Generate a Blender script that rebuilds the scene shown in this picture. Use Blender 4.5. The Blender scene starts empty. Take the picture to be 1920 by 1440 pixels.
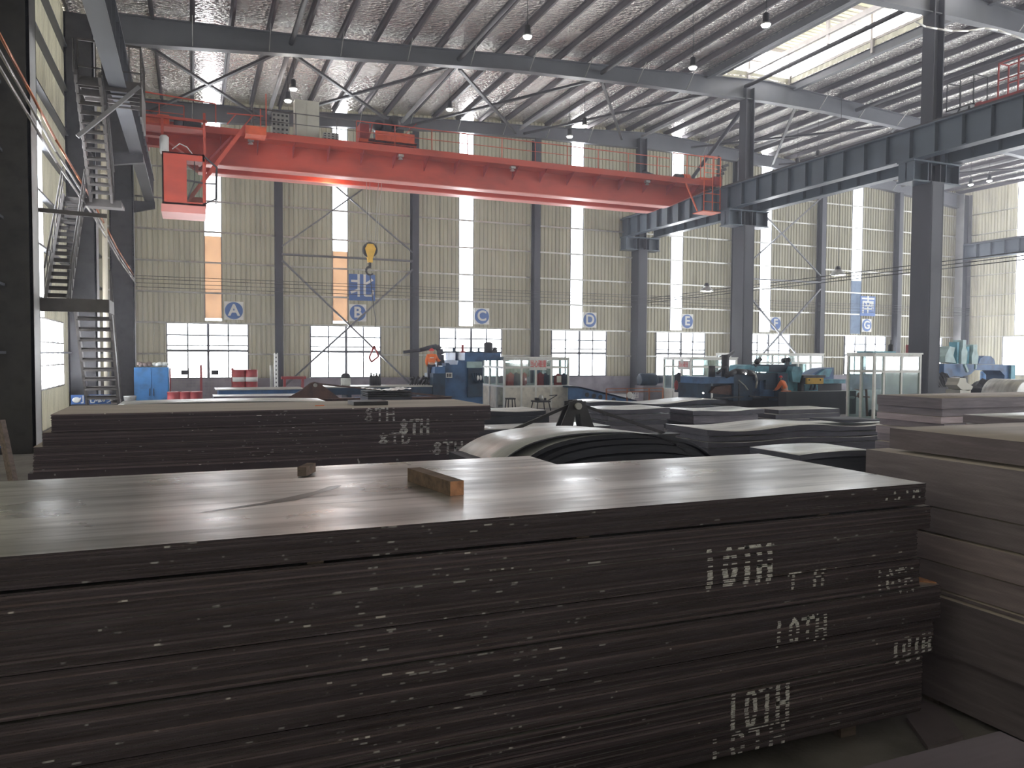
import bpy, math, random
from mathutils import Vector, Matrix
random.seed(7)
S=1.2                      # authoring unit -> metres, applied to everything at the end
FL=-0.3                    # floor level in authoring units
H=2.0
F=1457.3
scene=bpy.context.scene
col=scene.collection
def _n(a):
    l=math.sqrt(sum(c*c for c in a)); return [c/l for c in a]
EX=_n([3543,-35,F]); EY=[-600,-58,F]
_k=sum(a*b for a,b in zip(EX,EY)); EY=_n([EY[i]-_k*EX[i] for i in range(3)])
EZ=[EX[1]*EY[2]-EX[2]*EY[1],EX[2]*EY[0]-EX[0]*EY[2],EX[0]*EY[1]-EX[1]*EY[0]]
if EZ[1]>0: EZ=[-c for c in EZ]
def at(px,py,X=None,Y=None,Z=None):
    d=[px-960,py-720,F]
    a=[sum(p*q for p,q in zip(d,e)) for e in (EX,EY,EZ)]
    t=X/a[0] if X is not None else (Y/a[1] if Y is not None else (Z-H)/a[2])
    return Vector((a[0]*t,a[1]*t,H+a[2]*t))

# ---------------------------------------------------------------- materials
MATS={}
def newmat(name):
    m=bpy.data.materials.new(name); m.use_nodes=True
    nt=m.node_tree; nt.nodes.clear()
    out=nt.nodes.new('ShaderNodeOutputMaterial')
    return m,nt,out
def ramp(nt,src,stops):
    r=nt.nodes.new('ShaderNodeValToRGB'); el=r.color_ramp.elements
    el[0].position=stops[0][0]; el[0].color=stops[0][1]
    el[1].position=stops[-1][0]; el[1].color=stops[-1][1]
    for p,c in stops[1:-1]:
        e=el.new(p); e.color=c
    nt.links.new(src,r.inputs[0]); return r
def c4(c,k=1): return (c[0]*k,c[1]*k,c[2]*k,1)
def coords(nt,scale=(1,1,1)):
    tc=nt.nodes.new('ShaderNodeTexCoord'); mp=nt.nodes.new('ShaderNodeMapping')
    mp.inputs['Scale'].default_value=scale
    nt.links.new(tc.outputs['Object'],mp.inputs[0]); return mp.outputs[0]
def noise(nt,vec,scale,detail=4,rough=.55):
    n=nt.nodes.new('ShaderNodeTexNoise'); n.inputs['Scale'].default_value=scale
    n.inputs['Detail'].default_value=detail; n.inputs['Roughness'].default_value=rough
    nt.links.new(vec,n.inputs['Vector']); return n.outputs['Fac']
def paint(name,c,rough=.5,metal=0,var=.25,scale=2.0,stretch=(1,1,1),bump=0,bscale=30,emit=0,spec=.5,alt=None,trans=0):
    m,nt,out=newmat(name)
    b=nt.nodes.new('ShaderNodeBsdfPrincipled')
    v=coords(nt,stretch); f=noise(nt,v,scale)
    c2=alt if alt else tuple(x*(1-var) for x in c)
    c1=tuple(min(1,x*(1+var*.6)) for x in c)
    r=ramp(nt,f,[(.3,c4(c2)),(.5,c4(c)),(.72,c4(c1))])
    nt.links.new(r.outputs[0],b.inputs['Base Color'])
    b.inputs['Roughness'].default_value=rough; b.inputs['Metallic'].default_value=metal
    b.inputs['Specular IOR Level'].default_value=spec
    if bump:
        f2=noise(nt,v,bscale); bp=nt.nodes.new('ShaderNodeBump'); bp.inputs['Strength'].default_value=bump
        bp.inputs['Distance'].default_value=.02
        nt.links.new(f2,bp.inputs['Height']); nt.links.new(bp.outputs[0],b.inputs['Normal'])
    if emit:
        b.inputs['Emission Color'].default_value=c4(c); b.inputs['Emission Strength'].default_value=emit
    if trans:
        t=nt.nodes.new('ShaderNodeBsdfTranslucent'); nt.links.new(r.outputs[0],t.inputs[0])
        mx=nt.nodes.new('ShaderNodeMixShader'); mx.inputs[0].default_value=trans
        nt.links.new(b.outputs[0],mx.inputs[1]); nt.links.new(t.outputs[0],mx.inputs[2]); nt.links.new(mx.outputs[0],out.inputs[0])
    else: nt.links.new(b.outputs[0],out.inputs[0])
    MATS[name]=m; return m
def glassmat(name,c,refl=.08,trans_rough=None,tint=1):
    m,nt,out=newmat(name)
    t=nt.nodes.new('ShaderNodeBsdfTransparent'); t.inputs[0].default_value=c4(c)
    g=nt.nodes.new('ShaderNodeBsdfGlossy'); g.inputs['Roughness'].default_value=.05
    mx=nt.nodes.new('ShaderNodeMixShader'); mx.inputs[0].default_value=refl
    nt.links.new(t.outputs[0],mx.inputs[1]); nt.links.new(g.outputs[0],mx.inputs[2]); nt.links.new(mx.outputs[0],out.inputs[0])
    MATS[name]=m; return m
paint('column_paint',(.048,.05,.062),.6,var=.25,scale=.8,stretch=(1,1,.3))
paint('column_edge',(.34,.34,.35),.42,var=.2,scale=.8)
paint('column_flange_lit',(.5,.5,.49),.45,var=.15,scale=1)  # lit flanges of the near left column, the light put into the colour
paint('rafter_paint',(.12,.125,.14),.45,var=.15,scale=.6)
paint('girder_paint',(.07,.095,.125),.4,var=.25,scale=.7,stretch=(1,.4,1))
paint('purlin_steel',(.11,.10,.11),.45,metal=.3,var=.45,scale=1.2,stretch=(1,.25,1))
paint('galv',(.45,.45,.43),.4,metal=.5,var=.3,scale=3)
paint('dark_steel',(.05,.048,.052),.5,metal=.3,var=.4,scale=3)
paint('rust_steel',(.13,.07,.055),.65,var=.4,scale=4,alt=(.05,.04,.045))
paint('stair_steel',(.12,.11,.105),.55,var=.3,scale=3)
paint('concrete',(.25,.235,.23),.8,var=.35,scale=1.5,bump=.3)
paint('plinth',(.30,.28,.32),.85,var=.35,scale=1.2,bump=.3)
paint('crane_red',(.56,.085,.05),.5,var=.3,scale=.9,stretch=(.4,1,1))
paint('crane_red_dark',(.34,.045,.04),.55,var=.35,scale=2)
paint('crane_pink',(.78,.30,.26),.45,var=.15,scale=.8)
paint('crane_orange',(.75,.13,.05),.5,var=.25,scale=2)
paint('cream',(.60,.58,.50),.5,var=.08)
paint('white_frame',(.82,.82,.78),.4,var=.12,scale=4)
paint('black',(.02,.02,.022),.5,var=.3)
paint('dark_glass',(.03,.035,.04),.1,var=.2)
paint('oil',(.05,.05,.048),.28,var=.6,scale=12)
paint('rubber',(.03,.03,.03),.7,var=.3)
paint('copper',(.45,.17,.09),.35,metal=.8,var=.2)
paint('pipe_grey',(.36,.34,.33),.35,metal=.5,var=.2)
paint('pipe_cream',(.62,.57,.46),.5,var=.25,scale=2,stretch=(1,1,.4))
paint('mach_blue',(.05,.13,.29),.45,var=.5,scale=1.6,alt=(.02,.045,.10))
paint('mach_blue_dark',(.018,.045,.085),.5,var=.5,scale=2,alt=(.012,.02,.035))
paint('mach_teal',(.12,.36,.46),.45,var=.35,scale=2.2,alt=(.05,.14,.20))
paint('mach_pale',(.38,.52,.52),.5,var=.25,scale=3)
paint('yellow',(.80,.48,.06),.5,var=.15,scale=3)
paint('cab_blue',(.035,.15,.36),.5,var=.35,scale=2,alt=(.025,.07,.13))
paint('sign_blue',(.06,.15,.42),.45,var=.1)
paint('sign_white',(.72,.73,.70),.5,var=.1)
paint('sign_red',(.75,.05,.06),.5,var=.1)
paint('drum_red',(.35,.04,.04),.5,var=.4,scale=3)
paint('orange_cloth',(.95,.22,.06),.8,var=.15,scale=6)
paint('red_cloth',(.50,.06,.045),.85,var=.35,scale=6)
paint('dark_cloth',(.035,.035,.055),.85,var=.3,scale=6)
paint('skin',(.55,.33,.24),.6,var=.08)
paint('wood',(.17,.11,.075),.75,var=.5,scale=3,stretch=(1,6,6),bump=.5)
paint('wood_end',(.55,.27,.15),.75,var=.35,scale=14,bump=.3)
paint('wood_old',(.20,.155,.14),.8,var=.4,scale=5,stretch=(1,5,5),bump=.4)
paint('chalk',(.85,.85,.88),.9,var=.3,scale=40,alt=(.4,.4,.43))
paint('rag',(.55,.56,.52),.8,var=.3,scale=5)
paint('plaster',(.78,.74,.66),.85,var=.25,scale=3,bump=.3)
paint('foil_white',(.8,.8,.78),.4,var=.1)
glassmat('clear',(.93,.96,.97),.06)
glassmat('booth_glass',(.84,.90,.90),.08)
# far wall sheet
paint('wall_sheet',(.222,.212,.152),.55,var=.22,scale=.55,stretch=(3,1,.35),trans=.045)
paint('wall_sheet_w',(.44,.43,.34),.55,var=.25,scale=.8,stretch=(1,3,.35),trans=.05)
paint('monitor_sheet',(.70,.68,.55),.55,var=.12,scale=1,trans=.35)
paint('poly_orange',(.30,.235,.175),.6,var=.15,scale=1,trans=.8)
paint('poly_blue',(.16,.19,.225),.6,var=.25,scale=2.5,trans=.75)
# lamp glow
def emis(name,c,s):
    m,nt,out=newmat(name); e=nt.nodes.new('ShaderNodeEmission'); e.inputs[0].default_value=c4(c); e.inputs[1].default_value=s
    nt.links.new(e.outputs[0],out.inputs[0]); MATS[name]=m
emis('lamp_glow',(1,.98,.93),14)
emis('tube_glow',(.85,.97,1),3)
# insulation foil: metallic, quilted
def foil():
    m,nt,out=newmat('foil'); b=nt.nodes.new('ShaderNodeBsdfPrincipled')
    b.inputs['Metallic'].default_value=.85; b.inputs['Base Color'].default_value=(.95,.92,.88,1)
    v=coords(nt,(1,1,1))
    w=nt.nodes.new('ShaderNodeTexVoronoi'); w.inputs['Scale'].default_value=5.0
    mp=nt.nodes.new('ShaderNodeMapping'); mp.inputs['Scale'].default_value=(1.0,1.7,1); nt.links.new(v,mp.inputs[0]); nt.links.new(mp.outputs[0],w.inputs['Vector'])
    n2=noise(nt,v,1.1,2); n3=noise(nt,v,14,3)
    a=nt.nodes.new('ShaderNodeMath'); a.operation='MULTIPLY_ADD'; a.inputs[1].default_value=.9
    nt.links.new(n2,a.inputs[0]); nt.links.new(w.outputs['Distance'],a.inputs[2])
    a2=nt.nodes.new('ShaderNodeMath'); a2.operation='MULTIPLY_ADD'; a2.inputs[1].default_value=.35
    nt.links.new(n3,a2.inputs[0]); nt.links.new(a.outputs[0],a2.inputs[2])
    bp=nt.nodes.new('ShaderNodeBump'); bp.inputs['Strength'].default_value=1.0; bp.inputs['Distance'].default_value=.15
    nt.links.new(a2.outputs[0],bp.inputs['Height']); nt.links.new(bp.outputs[0],b.inputs['Normal'])
    r=ramp(nt,noise(nt,coords(nt,(1,.3,1)),.5,3),[(.35,(.12,.12,.12,1)),(.65,(.3,.3,.3,1))])
    nt.links.new(r.outputs[0],b.inputs['Roughness'])
    nt.links.new(b.outputs[0],out.inputs[0]); MATS['foil']=m
foil()
# steel plate tops (mill scale, streaked by rolling) and cut edges
def platetop(name,base,r0,r1,metal=.7,streak=(.35,5,1),wear=.5):
    m,nt,out=newmat(name); b=nt.nodes.new('ShaderNodeBsdfPrincipled')
    v=coords(nt,streak); f=noise(nt,v,1.3,6,.6); g=noise(nt,coords(nt,(1,1.6,1)),.8,4,.6)
    r=ramp(nt,f,[(.3,c4(base,1-wear)),(.5,c4(base)),(.75,c4(base,1.25))])
    rr=ramp(nt,g,[(.35,(r0,r0,r0,1)),(.7,(r1,r1,r1,1))])
    lo=ramp(nt,noise(nt,coords(nt,(.22,1.3,1)),1.0,5,.6),[(.38,(1-wear*.8,)*3+(1,)),(.56,(1,1,1,1))]); mz=nt.nodes.new('ShaderNodeMixRGB'); mz.blend_type='MULTIPLY'; mz.inputs[0].default_value=1
    nt.links.new(r.outputs[0],mz.inputs[1]); nt.links.new(lo.outputs[0],mz.inputs[2]); nt.links.new(mz.outputs[0],b.inputs['Base Color']); nt.links.new(rr.outputs[0],b.inputs['Roughness'])
    b.inputs['Metallic'].default_value=metal
    bp=nt.nodes.new('ShaderNodeBump'); bp.inputs['Strength'].default_value=.12; bp.inputs['Distance'].default_value=.02
    nt.links.new(noise(nt,coords(nt,(.6,2.5,1)),3,4),bp.inputs['Height']); nt.links.new(bp.outputs[0],b.inputs['Normal'])
    nt.links.new(b.outputs[0],out.inputs[0]); MATS[name]=m
platetop('plate_top',(.74,.73,.71),.25,.44,metal=.85,wear=.6)
platetop('plate_top_matt',(.52,.46,.41),.75,.9,metal=.0,streak=(.3,2,1),wear=.12)
platetop('sheet_top',(.72,.71,.68),.3,.5,metal=.5,wear=.35)
platetop('sheet_bright',(.88,.9,.9),.28,.45,metal=.5,wear=.2)
def edgemat(name,c,alt,chalk,thr=.735,layers=0,rough=.6,metal=.2):
    """cut plate edges: rust brown/violet, small chalk dashes, each plate its own shade; layers>0 draws the sheet seams of a pack"""
    m,nt,out=newmat(name); b=nt.nodes.new('ShaderNodeBsdfPrincipled')
    oi=nt.nodes.new('ShaderNodeObjectInfo')
    tc=nt.nodes.new('ShaderNodeTexCoord')
    ad=nt.nodes.new('ShaderNodeVectorMath'); ad.operation='MULTIPLY_ADD'
    cx=nt.nodes.new('ShaderNodeCombineXYZ'); nt.links.new(oi.outputs['Random'],cx.inputs[2]); nt.links.new(oi.outputs['Random'],cx.inputs[1])
    nt.links.new(cx.outputs[0],ad.inputs[0]); ad.inputs[1].default_value=(0,37,91); nt.links.new(tc.outputs['Object'],ad.inputs[2])
    src=ad.outputs[0] if not layers else tc.outputs['Object']
    mp=nt.nodes.new('ShaderNodeMapping'); mp.inputs['Scale'].default_value=(1.3,1.3,14 if layers else 1); nt.links.new(src,mp.inputs[0])
    f=noise(nt,mp.outputs[0],1.6,5,.6)
    r=ramp(nt,f,[(.3,c4(alt)),(.55,c4(c)),(.75,c4(c,1.35))])
    last=r.outputs[0]
    if chalk:
        mp2=nt.nodes.new('ShaderNodeMapping'); mp2.inputs['Scale'].default_value=(9,3,60 if layers else 3); nt.links.new(src,mp2.inputs[0])
        f2=noise(nt,mp2.outputs[0],1.0,2,.5)
        mp3=nt.nodes.new('ShaderNodeMapping'); mp3.inputs['Scale'].default_value=(.45,.45,3); nt.links.new(tc.outputs['Object'],mp3.inputs[0])
        f3=noise(nt,mp3.outputs[0],1.0,2)
        mu=nt.nodes.new('ShaderNodeMath'); mu.operation='MULTIPLY_ADD'; mu.inputs[1].default_value=.35; nt.links.new(f3,mu.inputs[0]); nt.links.new(f2,mu.inputs[2])
        k=ramp(nt,mu.outputs[0],[(thr+.14,(0,0,0,1)),(thr+.17,(1,1,1,1))])
        mx=nt.nodes.new('ShaderNodeMixRGB'); nt.links.new(k.outputs[0],mx.inputs[0]); nt.links.new(last,mx.inputs[1]); mx.inputs[2].default_value=(.55,.55,.58,1)
        last=mx.outputs[0]
    if layers:
        sx=nt.nodes.new('ShaderNodeSeparateXYZ'); nt.links.new(tc.outputs['Object'],sx.inputs[0])
        w=nt.nodes.new('ShaderNodeMath'); w.operation='MULTIPLY'; w.inputs[1].default_value=layers; nt.links.new(sx.outputs[2],w.inputs[0])
        fr=nt.nodes.new('ShaderNodeMath'); fr.operation='FRACT'; nt.links.new(w.outputs[0],fr.inputs[0])
        k=ramp(nt,fr.outputs[0],[(.0,(.35,.35,.35,1)),(.3,(1,1,1,1)),(.9,(1,1,1,1)),(1,(.35,.35,.35,1))])
        mx=nt.nodes.new('ShaderNodeMixRGB'); mx.blend_type='MULTIPLY'; mx.inputs[0].default_value=.5; nt.links.new(last,mx.inputs[1]); nt.links.new(k.outputs[0],mx.inputs[2]); last=mx.outputs[0]
    hs=nt.nodes.new('ShaderNodeMixRGB'); hs.blend_type='MULTIPLY'; hs.inputs[0].default_value=1
    rr=ramp(nt,oi.outputs['Random'],[(0,(.6,.58,.6,1)),(.7,(1.0,1.0,1.0,1)),(.88,(1.4,1.35,1.3,1)),(1,(2.3,2.2,2.1,1))])
    nt.links.new(last,hs.inputs[1]); nt.links.new(rr.outputs[0],hs.inputs[2])
    nt.links.new(hs.outputs[0],b.inputs['Base Color']); b.inputs['Roughness'].default_value=rough; b.inputs['Metallic'].default_value=metal
    nt.links.new(b.outputs[0],out.inputs[0]); MATS[name]=m
edgemat('edge_front',(.102,.083,.102),(.07,.052,.056),True,.735)
edgemat('edge_back',(.105,.085,.105),(.08,.063,.08),True,.745)
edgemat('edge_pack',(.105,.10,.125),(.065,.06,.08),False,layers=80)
platetop('plate_violet',(.17,.135,.155),.5,.7,metal=.1,wear=.25)
edgemat('edge_right',(.34,.295,.33),(.255,.22,.25),False,layers=150)
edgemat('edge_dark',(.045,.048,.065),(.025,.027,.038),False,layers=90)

# ---------------------------------------------------------------- mesh building
ROOT={}
class G:
    def __init__(s): s.v=[]; s.f=[]; s.m=[]; s.s=[]
    def add(s,vs,fs,m=0,sm=False):
        o=len(s.v); s.v+= [Vector(p) for p in vs]
        for f in fs: s.f.append(tuple(i+o for i in f)); s.m.append(m); s.s.append(sm)
        return s
    def box(s,x0,x1,y0,y1,z0,z1,m=0,mt=None):
        vs=[(x,y,z) for z in (z0,z1) for y in (y0,y1) for x in (x0,x1)]
        fs=[(0,2,3,1),(4,5,7,6),(0,1,5,4),(1,3,7,5),(3,2,6,7),(2,0,4,6)]
        s.add(vs,fs,m)
        if mt is not None: s.m[-5]=mt
        return s
    def bar(s,p,q,w,h,m=0,up=(0,0,1)):
        p=Vector(p);q=Vector(q);d=(q-p).normalized();u=Vector(up)
        if abs(d.dot(u))>.99: u=Vector((0,1,0))
        a=d.cross(u).normalized();b=a.cross(d).normalized()
        vs=[c+a*i*w/2+b*j*h/2 for c in (p,q) for i,j in ((-1,-1),(1,-1),(1,1),(-1,1))]
        return s.add(vs,[(0,1,2,3),(7,6,5,4),(0,4,5,1),(1,5,6,2),(2,6,7,3),(3,7,4,0)],m)
    def ibeam(s,p,q,w,h,t=.03,m=0,mf=None,up=(0,0,1)):
        p=Vector(p);q=Vector(q);d=(q-p).normalized();u=Vector(up)
        if abs(d.dot(u))>.99: u=Vector((0,1,0))
        a=d.cross(u).normalized();b=a.cross(d).normalized()
        mf=m if mf is None else mf
        s.bar(p+b*(h/2-t/2),q+b*(h/2-t/2),w,t,mf,b); s.bar(p-b*(h/2-t/2),q-b*(h/2-t/2),w,t,mf,b)
        return s.bar(p,q,t,h-2*t,m,b)
    def tube(s,p,q,r,n=8,m=0,r2=None,cap=True):
        p=Vector(p);q=Vector(q);d=(q-p).normalized();u=Vector((0,0,1)) if abs(d.z)<.9 else Vector((0,1,0))
        a=d.cross(u).normalized();b=a.cross(d); r2=r if r2 is None else r2
        vs=[c+(a*math.cos(6.28318*k/n)+b*math.sin(6.28318*k/n))*R for c,R in ((p,r),(q,r2)) for k in range(n)]
        s.add(vs,[(k,(k+1)%n,n+(k+1)%n,n+k) for k in range(n)],m,True)
        if cap:
            o=len(s.v)-2*n
            s.f.append(tuple(o+k for k in range(n))[::-1]); s.m.append(m); s.s.append(False)
            s.f.append(tuple(o+n+k for k in range(n))); s.m.append(m); s.s.append(False)
        return s
    def path(s,pts,r,n=6,m=0):
        for a,b in zip(pts[:-1],pts[1:]): s.tube(a,b,r,n,m)
        return s
    def prism(s,poly,ax,c0,c1,m=0,me=None):
        def P(a,b,c):
            return (c,a,b) if ax=='x' else ((a,c,b) if ax=='y' else (a,b,c))
        n=len(poly); vs=[P(a,b,c0) for a,b in poly]+[P(a,b,c1) for a,b in poly]
        s.add(vs,[tuple(range(n))[::-1],tuple(range(n,2*n))],m if me is None else me)
        o=len(s.v)-2*n
        for k in range(n): s.f.append((o+k,o+(k+1)%n,o+n+(k+1)%n,o+n+k)); s.m.append(m); s.s.append(False)
        return s
    def lathe(s,prof,c,n=16,m=0,ax='z'):
        vs=[]
        for r,h in prof:
            for k in range(n):
                a=6.28318*k/n; x=r*math.cos(a); y=r*math.sin(a)
                vs.append(Vector(c)+Vector((x,y,h) if ax=='z' else ((h,x,y) if ax=='x' else (x,h,y))))
        fs=[(i*n+k,i*n+(k+1)%n,(i+1)*n+(k+1)%n,(i+1)*n+k) for i in range(len(prof)-1) for k in range(n)]
        s.add(vs,fs,m,True); o=len(s.v)-len(vs)
        s.f.append(tuple(o+k for k in range(n))[::-1]); s.m.append(m); s.s.append(False)
        s.f.append(tuple(o+(len(prof)-1)*n+k for k in range(n))); s.m.append(m); s.s.append(False)
        return s
    def ball(s,c,r,m=0,sx=1,sy=1,sz=1,n=12):
        prof=[]; 
        vs=[];rows=8
        for i in range(1,rows):
            t=math.pi*i/rows
            for k in range(n):
                a=6.28318*k/n; vs.append(Vector(c)+Vector((math.cos(a)*math.sin(t)*r*sx,math.sin(a)*math.sin(t)*r*sy,-math.cos(t)*r*sz)))
        fs=[(i*n+k,i*n+(k+1)%n,(i+1)*n+(k+1)%n,(i+1)*n+k) for i in range(rows-2) for k in range(n)]
        b=len(vs); vs+=[Vector(c)+Vector((0,0,-r*sz)),Vector(c)+Vector((0,0,r*sz))]
        fs+=[(b,(k+1)%n,k) for k in range(n)]+[(b+1,(rows-2)*n+k,(rows-2)*n+(k+1)%n) for k in range(n)]
        return s.add(vs,fs,m,True)
    def build(s,name,mats,parent=None,label=None,cat=None,group=None,kind=None,base=None):
        if isinstance(mats,str): mats=[mats]
        if parent is not None: org=ROOT[parent.name]
        elif base is not None: org=Vector(base)
        else:
            xs=[p.x for p in s.v]; ys=[p.y for p in s.v]; zs=[p.z for p in s.v]
            org=Vector(((min(xs)+max(xs))/2,(min(ys)+max(ys))/2,min(zs)))
        me=bpy.data.meshes.new(name); me.from_pydata([tuple(p-org) for p in s.v],[],s.f)
        for mm in mats: me.materials.append(MATS[mm])
        me.polygons.foreach_set('material_index',s.m); me.polygons.foreach_set('use_smooth',s.s); me.update()
        o=bpy.data.objects.new(name,me); col.objects.link(o)
        if parent is not None: o.parent=parent
        else: o.location=org
        ROOT[o.name]=org
        props(o,label,cat,group,kind); return o
def props(o,label=None,cat=None,group=None,kind=None):
    if label: o['label']=label
    if cat: o['category']=cat
    if group: o['group']=group
    if kind: o['kind']=kind
def root(name,loc,label,cat,group=None):
    o=bpy.data.objects.new(name,None); col.objects.link(o); o.location=loc; o.empty_display_size=.3
    ROOT[o.name]=Vector(loc); props(o,label,cat,group); return o
def copy_tree(o,dloc,parent=None,label=None,top=True):
    c=o.copy(); col.objects.link(c)
    if parent is not None: c.parent=parent
    if top: c.location=Vector(o.location)+Vector(dloc); ROOT[c.name]=ROOT[o.name]+Vector(dloc)
    if label: c['label']=label
    for ch in list(o.children): copy_tree(ch,dloc,c,None,False)
    return c
_font={}
def textmesh(name,body,size,loc,rot,mat,parent=None,depth=.004,bold=0,**kw):
    cu=bpy.data.curves.new(name,'FONT'); cu.body=body; cu.size=size; cu.align_x='CENTER'; cu.align_y='CENTER'
    cu.extrude=depth; cu.offset=bold
    o=bpy.data.objects.new(name+'_t',cu); col.objects.link(o)
    bpy.context.view_layer.update()
    dg=bpy.context.evaluated_depsgraph_get()
    me=bpy.data.meshes.new_from_object(o.evaluated_get(dg))
    bpy.data.objects.remove(o)
    R=Matrix.Translation(Vector(loc))@rot
    if parent is not None: R=Matrix.Translation(-ROOT[parent.name])@R
    else:
        R=rot
    me.transform(R); me.materials.clear(); me.materials.append(MATS[mat]); me.name=name
    ob=bpy.data.objects.new(name,me); col.objects.link(ob)
    if parent is not None: ob.parent=parent
    else: ob.location=loc
    ROOT[ob.name]=Vector(loc); props(ob,**kw); return ob
FACE_Y=Matrix.Rotation(math.pi/2,4,'X')           # text facing -Y
FACE_XM=Matrix.Rotation(-math.pi/2,4,'Z')@FACE_Y  # text facing -X
# ---------------------------------------------------------------- building shell
XL,XR=-4.1,53.25; YB,YF=-12.0,41.25
RX=26.3
def ztop(x): return 15.5-.058*abs(x-RX)
def zdeck(x): return ztop(x)+.25
MX0,MX1,MY1=22.75,27.95,31.4       # ridge monitor opening
G().box(XL,XR,YB,YF,FL-.3,FL).build('floor','concrete',kind='structure')
# roof deck (foil underside) with ridge opening
g=G()
def slab(x0,x1,y0,y1):
    a,b=zdeck(x0),zdeck(x1)
    vs=[(x0,y0,a),(x1,y0,b),(x1,y1,b),(x0,y1,a),(x0,y0,a+.06),(x1,y0,b+.06),(x1,y1,b+.06),(x0,y1,a+.06)]
    g.add(vs,[(0,3,2,1),(4,5,6,7),(0,1,5,4),(1,2,6,5),(2,3,7,6),(3,0,4,7)])
slab(XL-.3,MX0,YB,YF+.2); slab(MX1,XR+.3,YB,YF+.2); slab(MX0,RX,MY1,YF+.2); slab(RX,MX1,MY1,YF+.2)
ceil=g.build('ceiling','foil',kind='structure')
x=-3.9; pur=[]
while x<53.2: pur.append(x); x+=1.34
for x in pur:
    y1=YF-.1; z=ztop(x)
    segs=[(YB,y1)]
    if MX0-.1<x<MX1+.1: segs=[(MY1+.05,y1)]
    for a,b in segs:
        g=G(); g.bar((x,a,z+.115),(x,b,z+.115),.02,.23); g.bar((x+.04,a,z+.01),(x+.04,b,z+.01),.09,.02); g.bar((x-.04,a,z+.225),(x-.04,b,z+.225),.09,.02)
        g.build('purlin','purlin_steel',ceil)
for x in (MX0,MX1):
    g=G(); g.ibeam((x,YB,ztop(x)+.05),(x,MY1+.1,ztop(x)+.05),.18,.38,.02); g.build('monitor_curb','rafter_paint',ceil)
# ridge monitor
def corr_(g,y0,y1,z0,z1,x,s):
    vs=[];y=y0;k=0
    while y<y1:
        xx=x+(.04 if k%4 in (1,2) else 0)*s; vs+=[(xx,y,z0),(xx,y,z1)]; y+=(.14,.05,.14,.05)[k%4]; k+=1
    g.add(vs,[(2*i,2*i+2,2*i+3,2*i+1) for i in range(len(vs)//2-1)],0)
g=G()
for x,s in ((MX0,-1),(MX1,1)):
    corr_(g,YB,MY1,ztop(x)+.2,ztop(x)+.68,x,s)
g.bar((MX0,MY1+.02,15.75),(MX1,MY1+.02,15.75),.03,.4,0)
g.build('monitor_kerb','wall_sheet_w',ceil)
g=G()
for x0,x1 in ((MX0-.7,RX-.8),(RX-.8,MX1+.7)):
    z0=17.25; z1=17.45 
    n=60
    for k in range(n+1):
        pass
zr=17.3
g.box(MX0-.6,MX1+.6,YB,MY1+.5,zr,zr+.05)
y=YB
while y<MY1: g.box(MX0-.6,MX1+.6,y,y+.07,zr-.03,zr); y+=.3
g.build('monitor_roof','monitor_sheet',ceil)
for y in (MY1-.05,MY1-5.2,MY1-10.4,MY1-15.6,MY1-20.8):
    g=G()
    for x in (MX0+.05,MX1-.05,25.35): g.bar((x,y,15.4),(x,y,zr),.12,.12)
    g.bar((MX0,y,zr-.1),(MX1,y,zr-.1),.1,.16); g.bar((MX0,y,16.5),(MX1,y,16.5),.05,.08)
    g.build('monitor_frame','pipe_grey',ceil)
for x in (MX0,MX1):
    g=G(); g.bar((x,YB,16.0),(x,MY1,16.0),.05,.1); g.bar((x,YB,16.65),(x,MY1,16.65),.05,.06); g.build('monitor_rail','pipe_grey',ceil)
g=G(); g.bar((25.35,YB,15.9),(25.35,MY1+.3,15.9),.14,.22); g.build('ridge_purlin','pipe_grey',ceil)
g=G(); g.bar((23.55,YB,15.6),(23.55,MY1+.3,15.6),.2,.3); g.build('ridge_purlin','rafter_paint',ceil)

# corrugated wall sheets as real folded profile
def corr(g,x0,x1,z0,z1,y,pitch=.235,d=.06,axis='x',m=0,sgn=1):
    if x1-x0<.02: return
    pts=[]; k=math.floor(x0/pitch)
    prof=[(0,0),(.62,0),(.70,1),(.92,1)]
    while k*pitch<x1+pitch:
        for a,b in prof:
            xx=(k+a)*pitch
            if x0<xx<x1: pts.append((xx,b))
        k+=1
    pts=[(x0,0)]+pts+[(x1,0)]
    vs=[];fs=[]
    for i,(xx,b) in enumerate(pts):
        yy=y+sgn*b*d
        for z in (z0,z1(xx) if callable(z1) else z1):
            vs.append((xx,yy,z) if axis=='x' else (yy,xx,z))
    for i in range(len(pts)-1): fs.append((2*i,2*i+2,2*i+3,2*i+1))
    g.add(vs,fs,m)
WIN=[(-1.12,2.61),(5.67,9.32),(12.62,16.28),(19.43,23.05),(26.58,30.2),(33.45,37.05),(41.9,45.7),(48.2,51.3)]
STR=[(.60,1.40),(6.81,7.6),(13.74,14.58),(20.64,21.46),(27.6,28.48),(34.5,35.4),(42.4,43.35),(49.1,49.9)]
WZ0,WZ1,SZ0=.77,3.48,3.60
g=G()
G_=g
xs=sorted(set([XL,XR]+[a for w in WIN+STR for a in w]))
for a,b in zip(xs[:-1],xs[1:]):
    c=(a+b)/2
    inw=any(w[0]<c<w[1] for w in WIN); ins=any(w[0]<c<w[1] for w in STR)
    if not inw: corr(g,a,b,WZ0-.02,WZ1,YF,sgn=-1)
    if not ins: corr(g,a,b,WZ1,lambda x:zdeck(x)+.03,YF,sgn=-1)
    else: corr(g,a,b,WZ1,SZ0,YF,sgn=-1)
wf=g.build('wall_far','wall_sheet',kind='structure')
G().box(XL,XR,YF-.12,YF+.2,FL,WZ0-.02).build('plinth','plinth',wf)
GZ=[3.50,4.98,6.46,7.95,9.44,10.93,12.42]
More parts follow.
